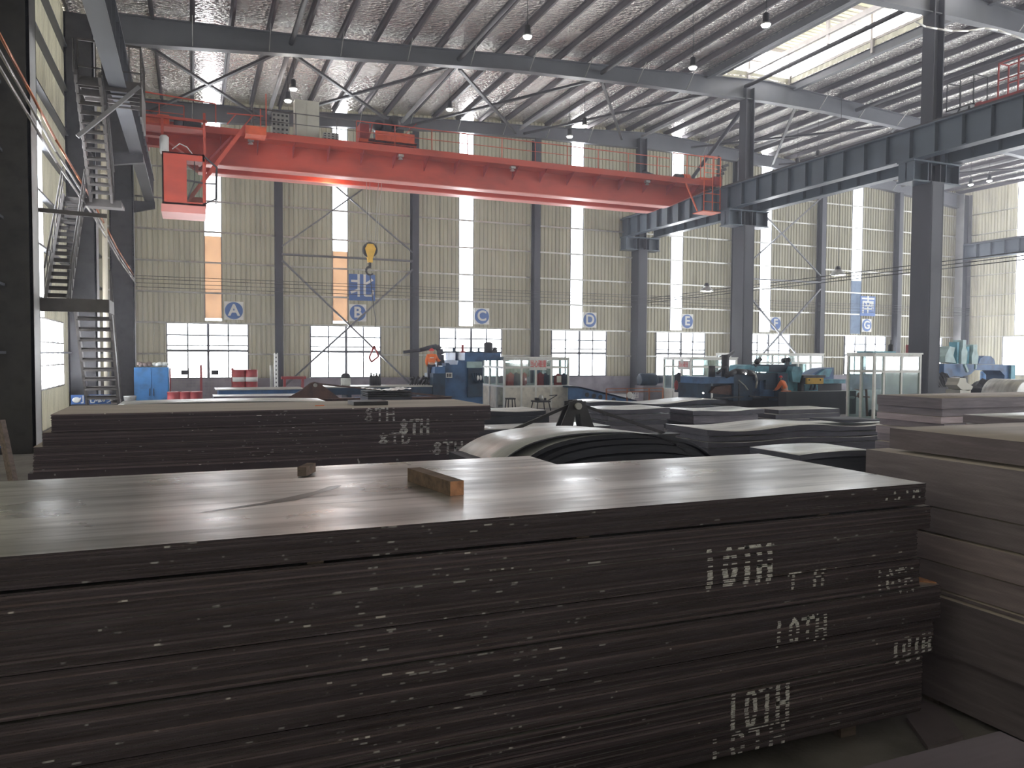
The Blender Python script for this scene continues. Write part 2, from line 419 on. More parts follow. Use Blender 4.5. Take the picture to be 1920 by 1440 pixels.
for z in GZ:
    g=G(); g.box(XL,XR,YF-.24,YF-.06,z-.012,z+.012); g.box(XL,XR,YF-.25,YF-.235,z-.075,z+.012); g.build('girt','galv',wf)
segs=[(XL,WIN[0][0])]+[(WIN[i][1],WIN[i+1][0]) for i in range(7)]+[(WIN[7][1],XR)]
for a,b in segs:
    g=G(); g.box(a,b,YF-.24,YF-.06,1.99-.012,1.99+.012); g.box(a,b,YF-.25,YF-.235,1.92,2.0); g.build('girt','galv',wf)
# windows: frame + pane
wn=0
for i,(a,b) in enumerate(WIN):
    wn+=1; g=G(); t=.04
    for x in (a,b): g.box(x-.03,x+.03,YF-.12,YF-.02,WZ0,WZ1)
    g.box(a,b,YF-.12,YF-.02,WZ0-.03,WZ0+.03); g.box(a,b,YF-.12,YF-.02,WZ1-.03,WZ1+.03)
    m=(a+b)/2
    g.box(m-.06,m+.06,YF-.13,YF-.02,WZ0,WZ1)
    for q in (.25,.75):
        x=a+(b-a)*q; g.box(x-.034,x+.034,YF-.1,YF-.03,WZ0,WZ1)
    g.box(a,b,YF-.13,YF-.02,2.06,2.18); g.box(a,b,YF-.1,YF-.03,2.34,2.40); g.box(a,b,YF-.1,YF-.03,2.85,2.91)
    w=g.build(f'window_{wn}','rafter_paint',kind='structure')
    G().box(a,b,YF-.06,YF-.055,WZ0,WZ1).build('pane','clear',w)
for i,(a,b) in enumerate(STR):
    wn+=1; g=G(); zt=zdeck(a)-.05
    for x in (a,b): g.box(x-.02,x+.02,YF-.06,YF-.02,SZ0,zt)
    w=g.build(f'window_{wn}','rafter_paint',kind='structure')
    lo=SZ0
    if i in (0,1,6):
        lo=(7.75,7.35,7.3)[i if i<2 else 2]
        G().box(a,b,YF-.05,YF-.045,SZ0+(.12 if i<2 else 0),lo).build('tinted_pane','poly_orange' if i<2 else 'poly_blue',w)
    G().box(a,b,YF-.05,YF-.045,lo,zt).build('pane','clear',w)
# left wall
YW=[(22.0,30.2)]; YS=[(23.6,26.6)]
g=G()
def leftpiece(y0,y1,z0,z1): corr(g,y0,y1,z0,z1,XL,axis='y',sgn=1)
zl=zdeck(XL)
leftpiece(YB,22,FL,zl); leftpiece(22,30.2,FL,.9); leftpiece(30.2,YF,FL,zl)
leftpiece(22,23.6,3.0,zl); leftpiece(26.6,30.2,3.0,zl)
leftpiece(23.6,26.6,8.8,zl)
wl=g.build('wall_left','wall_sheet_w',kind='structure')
for z in GZ+[1.99]:
    g=G(); g.box(XL+.06,XL+.26,YB,YF,z-.03,z+.03); g.build('girt','rafter_paint',wl)
wn+=1; g=G()
for y in [22+k*1.025 for k in range(9)]: g.box(XL+.02,XL+.08,y-.03,y+.03,.9,3.0)
for z in (.9,1.6,2.3,3.0): g.box(XL+.02,XL+.08,22,30.2,z-.02,z+.02)
w=g.build(f'window_{wn}','pipe_grey',kind='structure'); G().box(XL+.03,XL+.035,22,30.2,.9,3.0).build('pane','clear',w)
wn+=1; g=G()
for y in (23.6,24.6,25.6,26.6): g.box(XL+.02,XL+.08,y-.03,y+.03,3.0,8.8)
w=g.build(f'window_{wn}','pipe_grey',kind='structure'); G().box(XL+.03,XL+.035,23.6,26.6,3.0,8.8).build('pane','clear',w)
# right wall with strips and windows; strips out of view widened for more light
g=G(); RS=[(34.6,37.0),(25.5,30.1),(18.5,23.1),(11.5,16.1),(4.5,9.1),(-2.5,2.1),(-9.5,-4.9)]; RW=[(33.6,37.8),(25.6,30),(18.6,23),(11.6,16),(4.6,9),(-2.6,2),(-9.6,-5)]
ys=sorted(set([YB,YF]+[a for w in RS+RW for a in w]))
for a,b in zip(ys[:-1],ys[1:]):
    c=(a+b)/2; inw=any(w[0]<c<w[1] for w in RW); ins=any(w[0]<c<w[1] for w in RS)
    corr(g,a,b,FL,WZ0 if inw else WZ1,XR,axis='y',sgn=-1)
    if not ins: corr(g,a,b,WZ1,zdeck(XR),XR,axis='y',sgn=-1)
    else: corr(g,a,b,WZ1,SZ0,XR,axis='y',sgn=-1)
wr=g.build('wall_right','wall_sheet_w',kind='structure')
for z in GZ:
    g=G(); g.box(XR-.26,XR-.06,YB,YF,z-.02,z+.02); g.build('girt','galv',wr)
for (a,b) in RW:
    wn+=1; g=G(); m=(a+b)/2
    for y in (a,m,b): g.box(XR-.1,XR-.03,y-.03,y+.03,WZ0,WZ1)
    for z in (WZ0,2.1,WZ1): g.box(XR-.1,XR-.03,a,b,z-.03,z+.03)
    w=g.build(f'window_{wn}','rafter_paint',kind='structure'); G().box(XR-.06,XR-.055,a,b,WZ0,WZ1).build('pane','clear',w)
for (a,b) in RS:
    wn+=1; g=G()
    for y in (a,b): g.box(XR-.06,XR-.03,y-.02,y+.02,SZ0,13.9)
    w=g.build(f'window_{wn}','rafter_paint',kind='structure'); G().box(XR-.05,XR-.045,a,b,SZ0,13.9).build('pane','clear',w)
# wall behind the camera with its own windows
g=G(); BW=[(30,34),(38,42),(46,50)]
xs=sorted(set([XL,XR]+[a for w in BW for a in w]))
for a,b in zip(xs[:-1],xs[1:]):
    c=(a+b)/2; inw=any(w[0]<c<w[1] for w in BW)
    corr(g,a,b,FL,1.0 if inw else 5,YB,sgn=1); corr(g,a,b,5,lambda x:zdeck(x),YB,sgn=1)
g.build('wall_back','wall_sheet_w',kind='structure')
for a,b in BW:
    wn+=1; g=G()
    for x in (a,(a+b)/2,b): g.box(x-.03,x+.03,YB+.02,YB+.08,1,5)
    w=g.build(f'window_{wn}','rafter_paint',kind='structure'); G().box(a,b,YB+.03,YB+.035,1,5).build('pane','clear',w)

# ---------------------------------------------------------------- steel frame
ST=[(-2.3,12.9,13.93),(3.8,13.42,14.15),(12.6,14.1,14.72),(19,14.35,15.05),(23,14.42,15.3),(26.3,14.5,15.5),(29.6,14.48,15.3),(36.4,14.22,14.9),(45,13.7,14.42),(52.8,12.9,13.95)]
def rafter(y,label,braces=True):
    g=G()
    poly=[(x,zb) for x,zb,zt in ST]+[(x,zt) for x,zb,zt in ST[::-1]]
    g.prism(poly,'y',y-.02,y+.02)
    for (x0,b0,t0),(x1,b1,t1) in zip(ST[:-1],ST[1:]):
        g.bar((x0,y,b0),(x1,y,b1),.34,.035); g.bar((x0,y,t0-.02),(x1,y,t1-.02),.34,.035)
    r=g.build('roof_rafter','rafter_paint',label=label,cat='roof beam',group='roof rafters')
    def zb(x):
        for (x0,b0,t0),(x1,b1,t1) in zip(ST[:-1],ST[1:]):
            if x0<=x<=x1: k=(x-x0)/(x1-x0); return b0+(b1-b0)*k,t0+(t1-t0)*k
    for x in [-1.2,1.4,4.1,5.4,8.1,10.8,13.6,16.3,19,20.6,22.1,23.2,27.0,28.2,30.8,33.4,36,38.7,41.4,44,46.7,49.4]:
        b,t=zb(x); G().bar((x,y,b+.02),(x,y,t-.03),.03,.32,up=(1,0,0)).build('stiffener','rafter_paint',r)
    if braces:
        for x in pur[3:-2:2]:
            if MX0-1<x<MX1+1: continue
            b,t=zb(x); 
            for s in ((-1,1) if y<40 else (-1,)): G().bar((x,y,b+.05),(x,y+s*.8,ztop(x)+.02),.03,.04).build('fly_brace','galv',r)
    return r
rafter(40.9,'grey steel rafter against the far corrugated wall, behind the red crane')
rafter(31.1,'dark grey steel rafter crossing above the red crane, left wall to tall centre column')
rafter(20.8,'grey steel rafter at the top right corner, joined to the nearest tall column',)
rafter(10.5,'grey steel rafter overhead, nearest of the roof rafters',False)

def hcol(g,x,y,z0,z1,wx,wy,t=.035,m=0,me=1):
    """H column: flanges face left and right (x), web along x"""
    g.box(x-wx/2,x-wx/2+t,y-wy/2,y+wy/2,z0,z1,me); g.box(x+wx/2-t,x+wx/2,y-wy/2,y+wy/2,z0,z1,me)
    g.box(x-wx/2+t,x+wx/2-t,y-t/2,y+t/2,z0,z1,m)
def hcol2(g,x,y,z0,z1,wx,wy,t=.035,m=0,me=0):
    g.box(x-wx/2,x+wx/2,y-wy/2,y-wy/2+t,z0,z1,me); g.box(x-wx/2,x+wx/2,y+wy/2-t,y+wy/2,z0,z1,me)
    g.box(x-t/2,x+t/2,y-wy/2+t,y+wy/2-t,z0,z1,m)
for i in range(8):
    if i==3: continue
    X=4.07+7.01*i
    g=G(); hcol2(g,X+(.0 if i<2 else .1),40.75,FL,ztop(X)-.8,.36,.5,m=0,me=0)
    where=['between signs A and B','between signs B and C','between signs C and D','','right of sign E, behind the tall column','between signs F and G','right of sign G','in the far right corner'][i]
    g.build('wind_column',['column_paint','column_edge'],label=f'dark grey wall column {where}',cat='column',group='far wall columns')
# centre line columns
def centre_col(Y,lab):
    r=root('steel_column',(25.05,Y,FL),lab,'column','tall centre columns')
    g=G()
    hcol(g,25.02,Y,FL,8.35,.62,.82,.05,me=0); g.box(24.73,25.3,Y-.41,Y-.37,FL,8.35,0)
    g.build('lower_shaft',['column_paint','column_edge'],r)
    g=G(); hcol(g,25.1,Y,8.4,15.0,.5,.5,.04,me=0); g.box(24.9,25.3,Y-.03,Y+.03,8.4,15,0); g.build('upper_shaft',['column_paint','column_edge'],r)
    g=G(); g.box(23.85,26.25,Y-.36,Y+.36,8.3,8.36); g.box(23.9,26.2,Y-.03,Y+.03,8.36,9.08); g.box(23.85,26.25,Y-.36,Y+.36,9.02,9.08)
    for x in (23.9,24.6,25.5,26.17): g.box(x,x+.03,Y-.33,Y+.33,8.36,9.02)
    g.build('corbel','girder_paint',r)
    g=G(); g.box(24.5,25.6,Y-.5,Y+.5,FL,FL+.05); g.build('base_plate','dark_steel',r)
centre_col(20.8,'nearest tall grey steel column, right of the grey glass cabin')
centre_col(31.1,'tall grey steel column in the middle of the hall, behind the blue machine')
centre_col(40.7,'tall grey steel column against the far wall between signs D and E')
centre_col(10.5,'tall grey steel column outside the right of the picture')
def girder(X,y0,y1,label,z0=9.1,z1=10.2,w=.42,step=1.03,mat='girder_paint',rail=True):
    g=G(); z=(z0+z1)/2
    g.ibeam((X,y0,z),(X,y1,z),w,z1-z0,.045); r=g.build('runway_girder',mat,label=label,cat='crane girder',group='crane runway girders')
    y=y0+.3; so=G().box(X-w/2+.02,X+w/2-.02,y,y+.025,z0+.05,z1-.05).build('stiffener',mat,r); k=1
    while y+k*step<y1-.1:
        c=so.copy(); col.objects.link(c); c.parent=r; c.location=(0,k*step,0); k+=1
    if rail: G().bar((X,y0,z1+.06),(X,y1,z1+.06),.07,.12).build('rail','dark_steel',r)
    return r
girder(24.15,-11.5,41.6,'blue-grey runway girder carrying the red crane, left side of the tall centre columns')
girder(25.95,-11.5,40.6,'blue-grey crane runway girder behind the tall centre columns, on their right side')
girder(-1.78,-11.5,40.9,'dark grey runway girder high on the left, under the left crane end',mat='rafter_paint')
girder(52.4,-11.5,40.9,'pale grey crane runway girder along the right wall')
# left frame columns
def left_col(x0,x1,Y,lab,corb=True):
    r=root('steel_column',((x0+x1)/2,Y,FL),lab,'column','left wall columns')
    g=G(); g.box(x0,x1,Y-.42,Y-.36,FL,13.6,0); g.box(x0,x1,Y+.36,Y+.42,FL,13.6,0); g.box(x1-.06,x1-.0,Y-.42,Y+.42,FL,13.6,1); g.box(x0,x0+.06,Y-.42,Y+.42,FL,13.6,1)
    g.build('shaft',['dark_steel','column_flange_lit' if Y<25 else 'column_edge'],r)
    if corb:
        g=G(); g.prism([(x1,8.55),(-1.55,8.8),(-1.55,9.09),(x1,9.09)],'y',Y-.12,Y+.12); g.build('corbel','dark_steel',r)
    return r
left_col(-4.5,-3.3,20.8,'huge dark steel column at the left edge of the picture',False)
left_col(-3.95,-3.05,31.1,'dark grey steel column behind the steel staircase')
left_col(-3.45,-2.45,40.6,'dark steel column in the far left corner beside the blue cabinet')
g=G(); hcol(g,52.6,40.6,FL,13.9,.9,.6,.05); g.build('steel_column',['column_paint','column_edge'],label='pale grey steel column in the far right corner of the hall',cat='column')
# tubes / angles
def brace(pts,w,label,group,name='brace',mat='rafter_paint',cat='brace',rnd=False):
    g=G()
    for p,q in pts:
        if rnd: g.tube(p,q,w/2,8)
        else: g.bar(p,q,w,w*.8)
    return g.build(name,mat,label=label,cat=cat,group=group)
for i,(a,b) in enumerate([(4.2,10.9),(32.2,38.9)]):
    s='B' if i==0 else 'F'
    brace([((a,40.42,6.65),(b,40.42,.3)),((b,40.42,6.5),(a,40.42,.3))],.11,f'crossed steel rods in front of the window under sign {s}','wall cross braces','cross_brace')
    brace([((a,40.42,7.35),(b,40.42,12.6)),((b,40.42,7.4),(a,40.42,12.6))],.09,f'crossed steel rods high above sign {s}','wall cross braces','cross_brace')
    brace([((a,40.42,6.95),(b,40.42,6.95))],.12,f'horizontal steel strut above sign {s}','wall struts','strut')
def zr_(x): return ztop(x)-.28
for i,(a,b) in enumerate([(-1.9,3.4),(3.5,10.2),(10.3,17.0),(17.1,23.8),(28.3,35),(35.1,41.8),(41.9,48.6)]):
    w=['at the left end over the staircase side','second from the left','above the middle of the red crane','left of the tall centre column','right of the tall centre column','right part of the roof','far right part of the roof'][i]
    brace([((a+.2,31.5,zr_(a)-.3),(b-.2,40.5,zr_(b)-.3)),((b-.2,31.5,zr_(b)-.3),(a+.2,40.5,zr_(a)-.3))],.13,f'crossed steel bars under the foil roof, {w}','roof cross braces','cross_brace',mat='dark_steel')
for x in (3.6,10.3,17.0,24.9,32,39,46):
    brace([((x,31.3,zr_(x)-.1),(x,40.35,zr_(x)-.1))],.2,'long grey tie tube running under the roof from rafter to rafter','roof tie tubes','tie_tube',rnd=True,mat='column_edge',cat='tube')
    brace([((x,20.9,zr_(x)-.1),(x,31.0,zr_(x)-.1))],.2,'long grey tie tube in the nearer roof bay','near roof tie tubes','tie_tube',rnd=True,mat='dark_steel',cat='tube')
brace([((25.1,31.3,14.2),(25.1,36.2,11.2)),((25.1,40.5,13.0),(25.1,36.2,11.2))],.2,'thick V-shaped pair of grey brace tubes between the middle and far tall columns','column line braces','knee_brace',rnd=True,mat='column_paint')
WORLD=6.0; EXPO=0.68; LAMPW=40; HAZE=.0026
# ---------------------------------------------------------------- plate stacks
def plates(x0,L,y0,Wd,bundles,pitch,mats,who,rnd=.003,topmat=None,skew=.0006):
    """bundles: (z0,z1,dx,dy,text). Every plate is its own object."""
    rows=[]
    g=G().box(0,L,0,Wd,0,pitch*.95,0,1); base=None; topplate=None
    for bi,(z0,z1,dx,dy,txt) in enumerate(bundles):
        n=max(1,int(round((z1-z0)/pitch))); 
        for k in range(n):
            z=z0+k*pitch
            X=x0+dx+random.uniform(-rnd,rnd)*2; Yy=y0+dy+random.uniform(-rnd,rnd)
            last=(bi==0 and k==n-1)
            if base is None:
                o=g.build('steel_plate',mats,base=(0,0,0)); base=o
            else:
                o=base.copy(); col.objects.link(o)
            o.location=(X,Yy,z); ROOT[o.name]=Vector((X,Yy,z))
            o.rotation_euler=(0,0,random.uniform(-skew,skew))
            if last: props(o,f'topmost steel plate of the {who}, its whole flat face showing','steel plate')
            else: props(o,f'dark steel plate seen edge-on in the {txt} of the {who}','steel plate',f'plates in the {txt} of the {who}')
            rows.append((z,Yy,X,X+L))
            if last and 'group' in o: del o['group']
    return rows
FB=[(1.112,1.24,0,0,'topmost bundle'),(.96,1.098,.06,.01,'second bundle'),(.79,.959,-.06,.0,'third bundle'),(.612,.784,-.02,.012,'fourth bundle'),
    (.4,.602,.15,.0,'fifth bundle'),(.186,.392,.11,.012,'sixth bundle'),(-.16,.176,.01,.0,'lowest bundle')]
frows=plates(-1.91,6.0,3.365,1.5,FB,.0085,['edge_front','plate_top'],'nearest stack')
# bearers / spacers of the near stack
spi=0
def spacer(x0,x1,y0,y1,z0,z1,lab,grp='wooden spacers in the nearest stack'):
    G().box(x0,x1,y0,y1,z0,z1).build('wooden_spacer','wood_old',label=lab,cat='wooden block',group=grp)
for zb,zt,nm in ((1.0955,1.1115,'below the topmost bundle'),):
    for x in (-1.2,.45,1.75,3.3):
        if zt-zb<.009: continue
        spacer(x,x+.07,3.40,4.8,zb,zt-.0005,f'thin wooden spacer strip of the nearest stack, {nm}')
for x in (-1.5,0.2,1.9,3.6): spacer(x,x+.12,3.5,4.8,FL,-.161,'dark wooden bearer under the nearest stack',grp='bearers under the nearest stack')
# second stack right behind
SB=[(.93,1.05,0,0,'upper bundle'),(.78,.915,-.05,.03,'lower bundle')]
plates(-3.05,6.0,5.22,1.5,SB,.0115,['edge_front','plate_top'],'stack behind the nearest')
G().box(-3.0,2.9,5.25,6.7,FL,.778,0,1).build('steel_bundle',['edge_front','plate_top'],label='lower dark part of the plate stack directly behind the nearest one',cat='plate bundle')
# 8TH stack
BB=[(1.02,1.2,0,0,'top bundle'),(.83,1.015,-.05,.01,'second bundle'),(.62,.825,-.22,.0,'third bundle'),(.45,.615,-.34,.01,'lowest visible bundle')]
BB=[(.975,1.2,0,0,'top bundle'),(.79,.972,-.1,.01,'second bundle'),(.60,.787,-.2,.0,'third bundle'),(.45,.596,-.21,.01,'lowest visible bundle')]
brows=plates(-1.68,6.03,11.45,1.85,BB,.0078,['edge_back','plate_top_matt'],'stack chalked 8TH',rnd=.004)
G().box(-1.95,4.2,11.47,13.25,FL,.449,0,0).build('steel_bundle',['edge_back'],label='lowest dark bundle under the stack chalked 8TH',cat='plate bundle')
# chalk writing: hand strokes broken plate by plate
GL={'1':[[(.5,0),(.52,1)]],'0':[[(.5,1),(.2,.8),(.12,.45),(.3,.05),(.62,.05),(.85,.4),(.8,.8),(.5,1)]],
 'T':[[(.0,.95),(1,1.0)],[(.52,1),(.48,0)]],'H':[[(.12,1),(.1,0)],[(.9,1),(.92,.0)],[(.1,.5),(.9,.52)]],
 '8':[[(.85,.85),(.5,1),(.2,.8),(.45,.55),(.85,.25),(.5,0),(.12,.2),(.5,.52),(.85,.85)]],
 'D':[[(.12,0),(.12,1),(.7,.9),(.9,.5),(.7,.1),(.12,0)]],'S':[[(.9,.85),(.5,1),(.15,.75),(.85,.3),(.5,0),(.1,.15)]],'-':[[(.0,.5),(1,.5)]],' ':[]}
def chalk(text,xa,xb,za,zb,rows,label,w=.02,drop=.15,pitch=.0085,slant=0,zclip=None,fine=None):
    g=G(); n=len(text); cw=(xb-xa)/n
    rr=sorted(rows)
    for ci,ch in enumerate(text):
        for st in GL[ch]:
            pts=[]
            for (a,b),(c,d) in zip(st[:-1],st[1:]):
                for k in range(30):
                    t=k/30; pts.append((a+(c-a)*t,b+(d-b)*t))
            pts.append(st[-1])
            wd=cw*(.55 if ch=='1' else .78)
            P=[(xa+ci*cw+cw*.1+p[0]*wd+slant*p[1]*(zb-za),za+p[1]*(zb-za)) for p in pts]
            for (z,yy,X0,X1) in rr:
                zc=z+pitch/2
                iv=sorted((x-math.sqrt((w/2)**2-(zz-zc)**2),x+math.sqrt((w/2)**2-(zz-zc)**2)) for x,zz in P if abs(zz-zc)<w/2)
                mg=[]
                for a,b in iv:
                    if mg and a<=mg[-1][1]+.002: mg[-1][1]=max(mg[-1][1],b)
                    else: mg.append([a,b])
                for a,b in mg:
                    if b-a<.004 or random.random()<drop: continue
                    a-=random.uniform(-.12,.15)*w*.5; b=min(b+random.uniform(-.12,.15)*w*.5,X1-.002)
                    if b<=a: continue
                    g.box(a,b,yy-.0012,yy+.0002,z+.0004,z+pitch*random.uniform(.75,.97))
    if g.v: g.build('chalk_marking','chalk',label=label,cat='chalk writing')
def crect(px0,py0,px1,py1,Y):
    a=at(px0,py1,Y=Y); b=at(px1,py0,Y=Y); m=at((px0+px1)/2,py0,Y=Y); q=at((px0+px1)/2,py1,Y=Y)
    return a.x,b.x,q.z,m.z
for text,r,lab,w,dr in [('10TH',(1318,1030,1450,1097),'bold white chalk 10TH on the near stack, the largest one',.034,.0),
    ('T H',(1478,1072,1550,1100),'cut-off lower strokes of chalk writing just right of the bold 10TH',.02,.1),
    ('10TH',(1645,1070,1716,1110),'faint chalk 10TH on the fourth bundle of the near stack, right end',.018,.3),
    ('10TH',(1450,1160,1552,1205),'smudged chalk 10TH on the fifth bundle, below right of the bold one',.022,.3),
    ('10TH',(1675,1192,1750,1236),'chalk 10TH at the right end of the near stack, fifth and sixth bundles',.024,.15),
    ('10TH',(1362,1290,1482,1362),'chalk 10TH on the lower part of the near stack',.026,.08),
    ('10TH',(1325,1368,1475,1415),'squashed chalk 10TH near the bottom edge of the picture',.024,.3),
    ('10TH',(1335,1418,1465,1470),'chalk 10TH cut by the bottom edge of the picture',.02,.3),
    ('10TH',(1655,908,1728,940),'faint chalk 10TH on the topmost bundle at its right corner',.015,.35)]:
    x0,x1,z0,z1=crect(*r,3.365); chalk(text,x0,x1,z0,z1,frows,lab,w,dr)
for text,r,lab,w,dr in [('8TH',(748,788,806,813),'bold chalk 8TH on the back stack',.045,.0),
    ('8TH',(682,766,742,790),'faint chalk 8TH at the upper edge of the back stack',.03,.3),
    ('8TD',(708,813,772,832),'smeared chalk letters left below the bold 8TH',.035,.35),
    ('8TH',(810,829,870,851),'chalk 8TH at the lower right of the back stack',.035,.15)]:
    x0,x1,z0,z1=crect(*r,11.45); chalk(text,x0,x1,z0,z1,brows,lab,w,dr,pitch=.0078)
# chalk scratches are countable dashes but tiny: leave to the edge material
# wooden blocks on the near stack
def block(a,b,w,h,lab,me='wood_end',tilt=0):
    d=(Vector(b)-Vector(a)).normalized(); up=Vector((0,0,1))
    a=Vector(a)+up*h/2; b=Vector(b)+up*h/2
    g=G(); g.bar(a,b,w,h); n=len(g.m); g.m[1]=1; g.m[0]=1
    # split the long faces a little: bevel strips give the worn corners
    g.build('wooden_block',['wood',me],label=lab,cat='wooden block')
zt=1.2398+.0
A=at(800,899,Z=1.24); 
block(at(776,901,Z=1.24),at(857,929,Z=1.24),.082,.078,'squared brown timber with an orange cut end, lying on the nearest stack')
block(at(584,884,Z=1.052),at(566,893,Z=1.052),.07,.07,'small brown wooden block on the stack behind the nearest',me='wood_old')
def flat(poly,z0,z1,name,mat,lab,cat,**k): G().prism(poly,'z',z0,z1).build(name,mat,label=lab,cat=cat,**k)
p=at(645,755,Z=1.2); q=at(710,755,Z=1.2)
G().box(p.x,q.x,12.0,12.5,1.197,1.262).build('steel_slab','dark_steel',label='short grey steel slab lying on the back stack',cat='steel slab')
p=at(580,757,Z=1.2); flat([(p.x,12.1),(p.x+.14,12.1),(p.x+.15,12.2),(p.x+.02,12.18)],1.198,1.21,'cloth_scrap','orange_cloth','small orange rag on top of the back stack','rag')
# wood chip on the sixth bundle's protruding corner
flat([(4.12,3.5),(4.235,3.39),(4.236,3.6),(4.14,3.66)],.6045,.613,'wood_chip','wood_end','thin light wood splinter on the protruding corner of the nearest stack','wood chip')

# packs of sheets: one folded block with waves, seams drawn by its edge material
def pack(x0,x1,y0,y1,z0,z1,lab,mats=('edge_pack','sheet_top'),amp=0,ph=0,lam=2.2,arch=0,cat='sheet bundle',group=None,skew=0,n=28,droop=0,ends=0):
    g=G(); ny=3; vs=[]
    def wz(u): 
        x=x0+(x1-x0)*u
        return amp*math.sin((x-x0)/lam*6.28+ph)+arch*(1-abs(2*u-1)**2.6)-ends*max(0,abs(2*u-1)-.6)**2*6
    T=[];B=[]
    for i in range(n+1):
        u=i/n; x=x0+(x1-x0)*u
        for j in range(ny+1):
            v=j/ny; y=y0+(y1-y0)*v+skew*u
            w=wz(u)*(1-.15*v)
            vs.append((x,y,z1+w)); 
    off=len(vs)
    for i in range(n+1):
        u=i/n; x=x0+(x1-x0)*u
        for j in range(ny+1):
            v=j/ny; y=y0+(y1-y0)*v+skew*u
            vs.append((x,y,max(z0-.0,z0+wz(u)*(1-.15*v)) if amp or arch else z0))
    def I(i,j): return i*(ny+1)+j
    ft=[(I(i,j),I(i+1,j),I(i+1,j+1),I(i,j+1)) for i in range(n) for j in range(ny)]
    g.add(vs,ft,1,True)
    fs=[tuple(off+k for k in f[::-1]) for f in ft]
    for i in range(n):
        fs.append((I(i,0)+off,I(i+1,0)+off,I(i+1,0),I(i,0))); fs.append((I(i+1,ny)+off,I(i,ny)+off,I(i,ny),I(i+1,ny)))
    for j in range(ny):
        fs.append((I(0,j+1)+off,I(0,j)+off,I(0,j),I(0,j+1))); fs.append((I(n,j)+off,I(n,j+1)+off,I(n,j+1),I(n,j)))
    for f in fs: g.f.append(f); g.m.append(0); g.s.append(False)
    return g.build('sheet_bundle',list(mats),label=lab,cat=cat,group=group)
ordn=['topmost','second','third','fourth','fifth','sixth','seventh','eighth']
# right foreground stack
RP=[(1.355,1.5,4.57,4.06),(1.02,1.335,4.5,4.2),(.845,1.01,4.515,4.18),(.66,.832,4.5,4.2),(.485,.65,4.52,4.17),(.455,.478,4.5,4.2),(.09,.452,4.46,4.24),(-.26,.08,4.52,4.2)]
for i,(a,b,x,y) in enumerate(RP):
    pack(x,x+2.6,.6,y,a,b-.002,f'{ordn[i]} grey-violet sheet bundle of the stack at the right edge',('edge_right','plate_top_matt' if i==0 else 'plate_top_matt'),n=4)
for y in (.9,2.2,3.6): G().box(4.55,7,y,y+.12,FL,-.261).build('wooden_spacer','wood_old',label='dark bearer under the stack at the right edge',cat='wooden block',group='bearers under the right stack')
for i,(a,b,x,y) in enumerate(RP[:-1]):
    lo=RP[i+1][1]-.002
    if a-lo>.005: G().box(4.8,6.9,1.2,1.3,lo,a).build('wooden_spacer','wood_old',label='thin spacer between bundles of the stack at the right edge',cat='wooden block',group='spacers in the right stack')
# right back stack with ragged thin sheets
zb=[(1.12,1.3,11.78,9.42),(.98,1.11,11.9,9.5),(.86,.975,11.85,9.48),(.74,.852,11.95,9.5),(.6,.73,11.8,9.45),(.45,.59,11.9,9.5),(.25,.44,11.78,9.44),(-.24,.24,11.85,9.46)]
for i,(a,b,x,y) in enumerate(zb):
    pack(x,x+5.4,y,y+1.35,a,b-.001,f'{ordn[i]} bundle of the tall grey stack in front of the grey glass cabin',('edge_right','plate_top_matt'),n=4)
G().box(12,17,9.6,10.7,FL,-.2415).build('wooden_spacer','wood_old',label='dark bearer under the tall grey stack in front of the glass cabin',cat='wooden block')
pts=[at(px,py,Z=1.24) for px,py in ((385,960),(440,952),(500,944),(555,934),(600,922),(628,913),(640,910))]; wd=(.004,.016,.03,.045,.035,.05,.01)
rr_=random.Random(4); g=G(); L_=[];R_=[]
for p,w_ in zip(pts,wd): L_.append((p.x,p.y-w_*rr_.uniform(.6,1.2),1.2402)); R_.append((p.x-.02,p.y+w_*rr_.uniform(.6,1.4),1.2402))
n_=len(pts); g.add(L_+R_,[(i,i+1,n_+i+1,n_+i) for i in range(n_-1)],0); g.build('oil_stain','oil',label='dark streaky oil stain on the top plate of the nearest stack',cat='stain')
# thin pack behind the right foreground stack
pack(8.75,11.6,5.25,6.7,1.2,1.3,'bright-topped sheet bundle between the two grey stacks on the right',('edge_right','sheet_top'),n=4)
pack(8.8,11.6,5.3,6.7,FL,1.19,'tall lower bundle under the bright-topped one on the right',('edge_right','sheet_top'),n=4)
# bottom right corner
pack(.5,2.79,.35,1.95,.5,.6,'dark plate bundle filling the bottom right corner',('edge_front','plate_violet'),n=4)
pack(.52,2.75,.4,1.93,FL,.498,'lower bundle under the bottom right corner plates',('edge_right','plate_top_matt'),n=4)
flat([tuple(at(px,py,Z=-.27).xy) for px,py in ((1702,1300),(1770,1330),(1806,1378),(1740,1400),(1700,1345))],FL,FL+.03,'scrap_plate','edge_right','small pale steel offcut on the floor between the near stacks','steel offcut')
# arched stack
for i,(z0,z1,dx,am) in enumerate([(.72,.735,-.38,.33),(.66,.715,-.12,.32),(.60,.655,.0,.31),(.50,.59,.02,.30),(.38,.49,.05,.28),(.22,.37,.05,.25),(.05,.21,.05,.2)]):
    pack(3.5+dx,6.25-.25*(i==0)+.08*i,8.3,9.75,z0,z1,f'{ordn[i]} bowed sheet of the humped stack behind the nearest stack' if i<3 else f'{ordn[i]} dark bowed bundle in the humped stack',('edge_dark','sheet_bright') if i<2 else ('edge_dark','edge_dark'),arch=am,n=30,ends=.12)
G().box(3.9,6.0,8.4,9.7,FL,.06).build('wooden_spacer','wood_old',label='dark bearer under the humped stack',cat='wooden block')
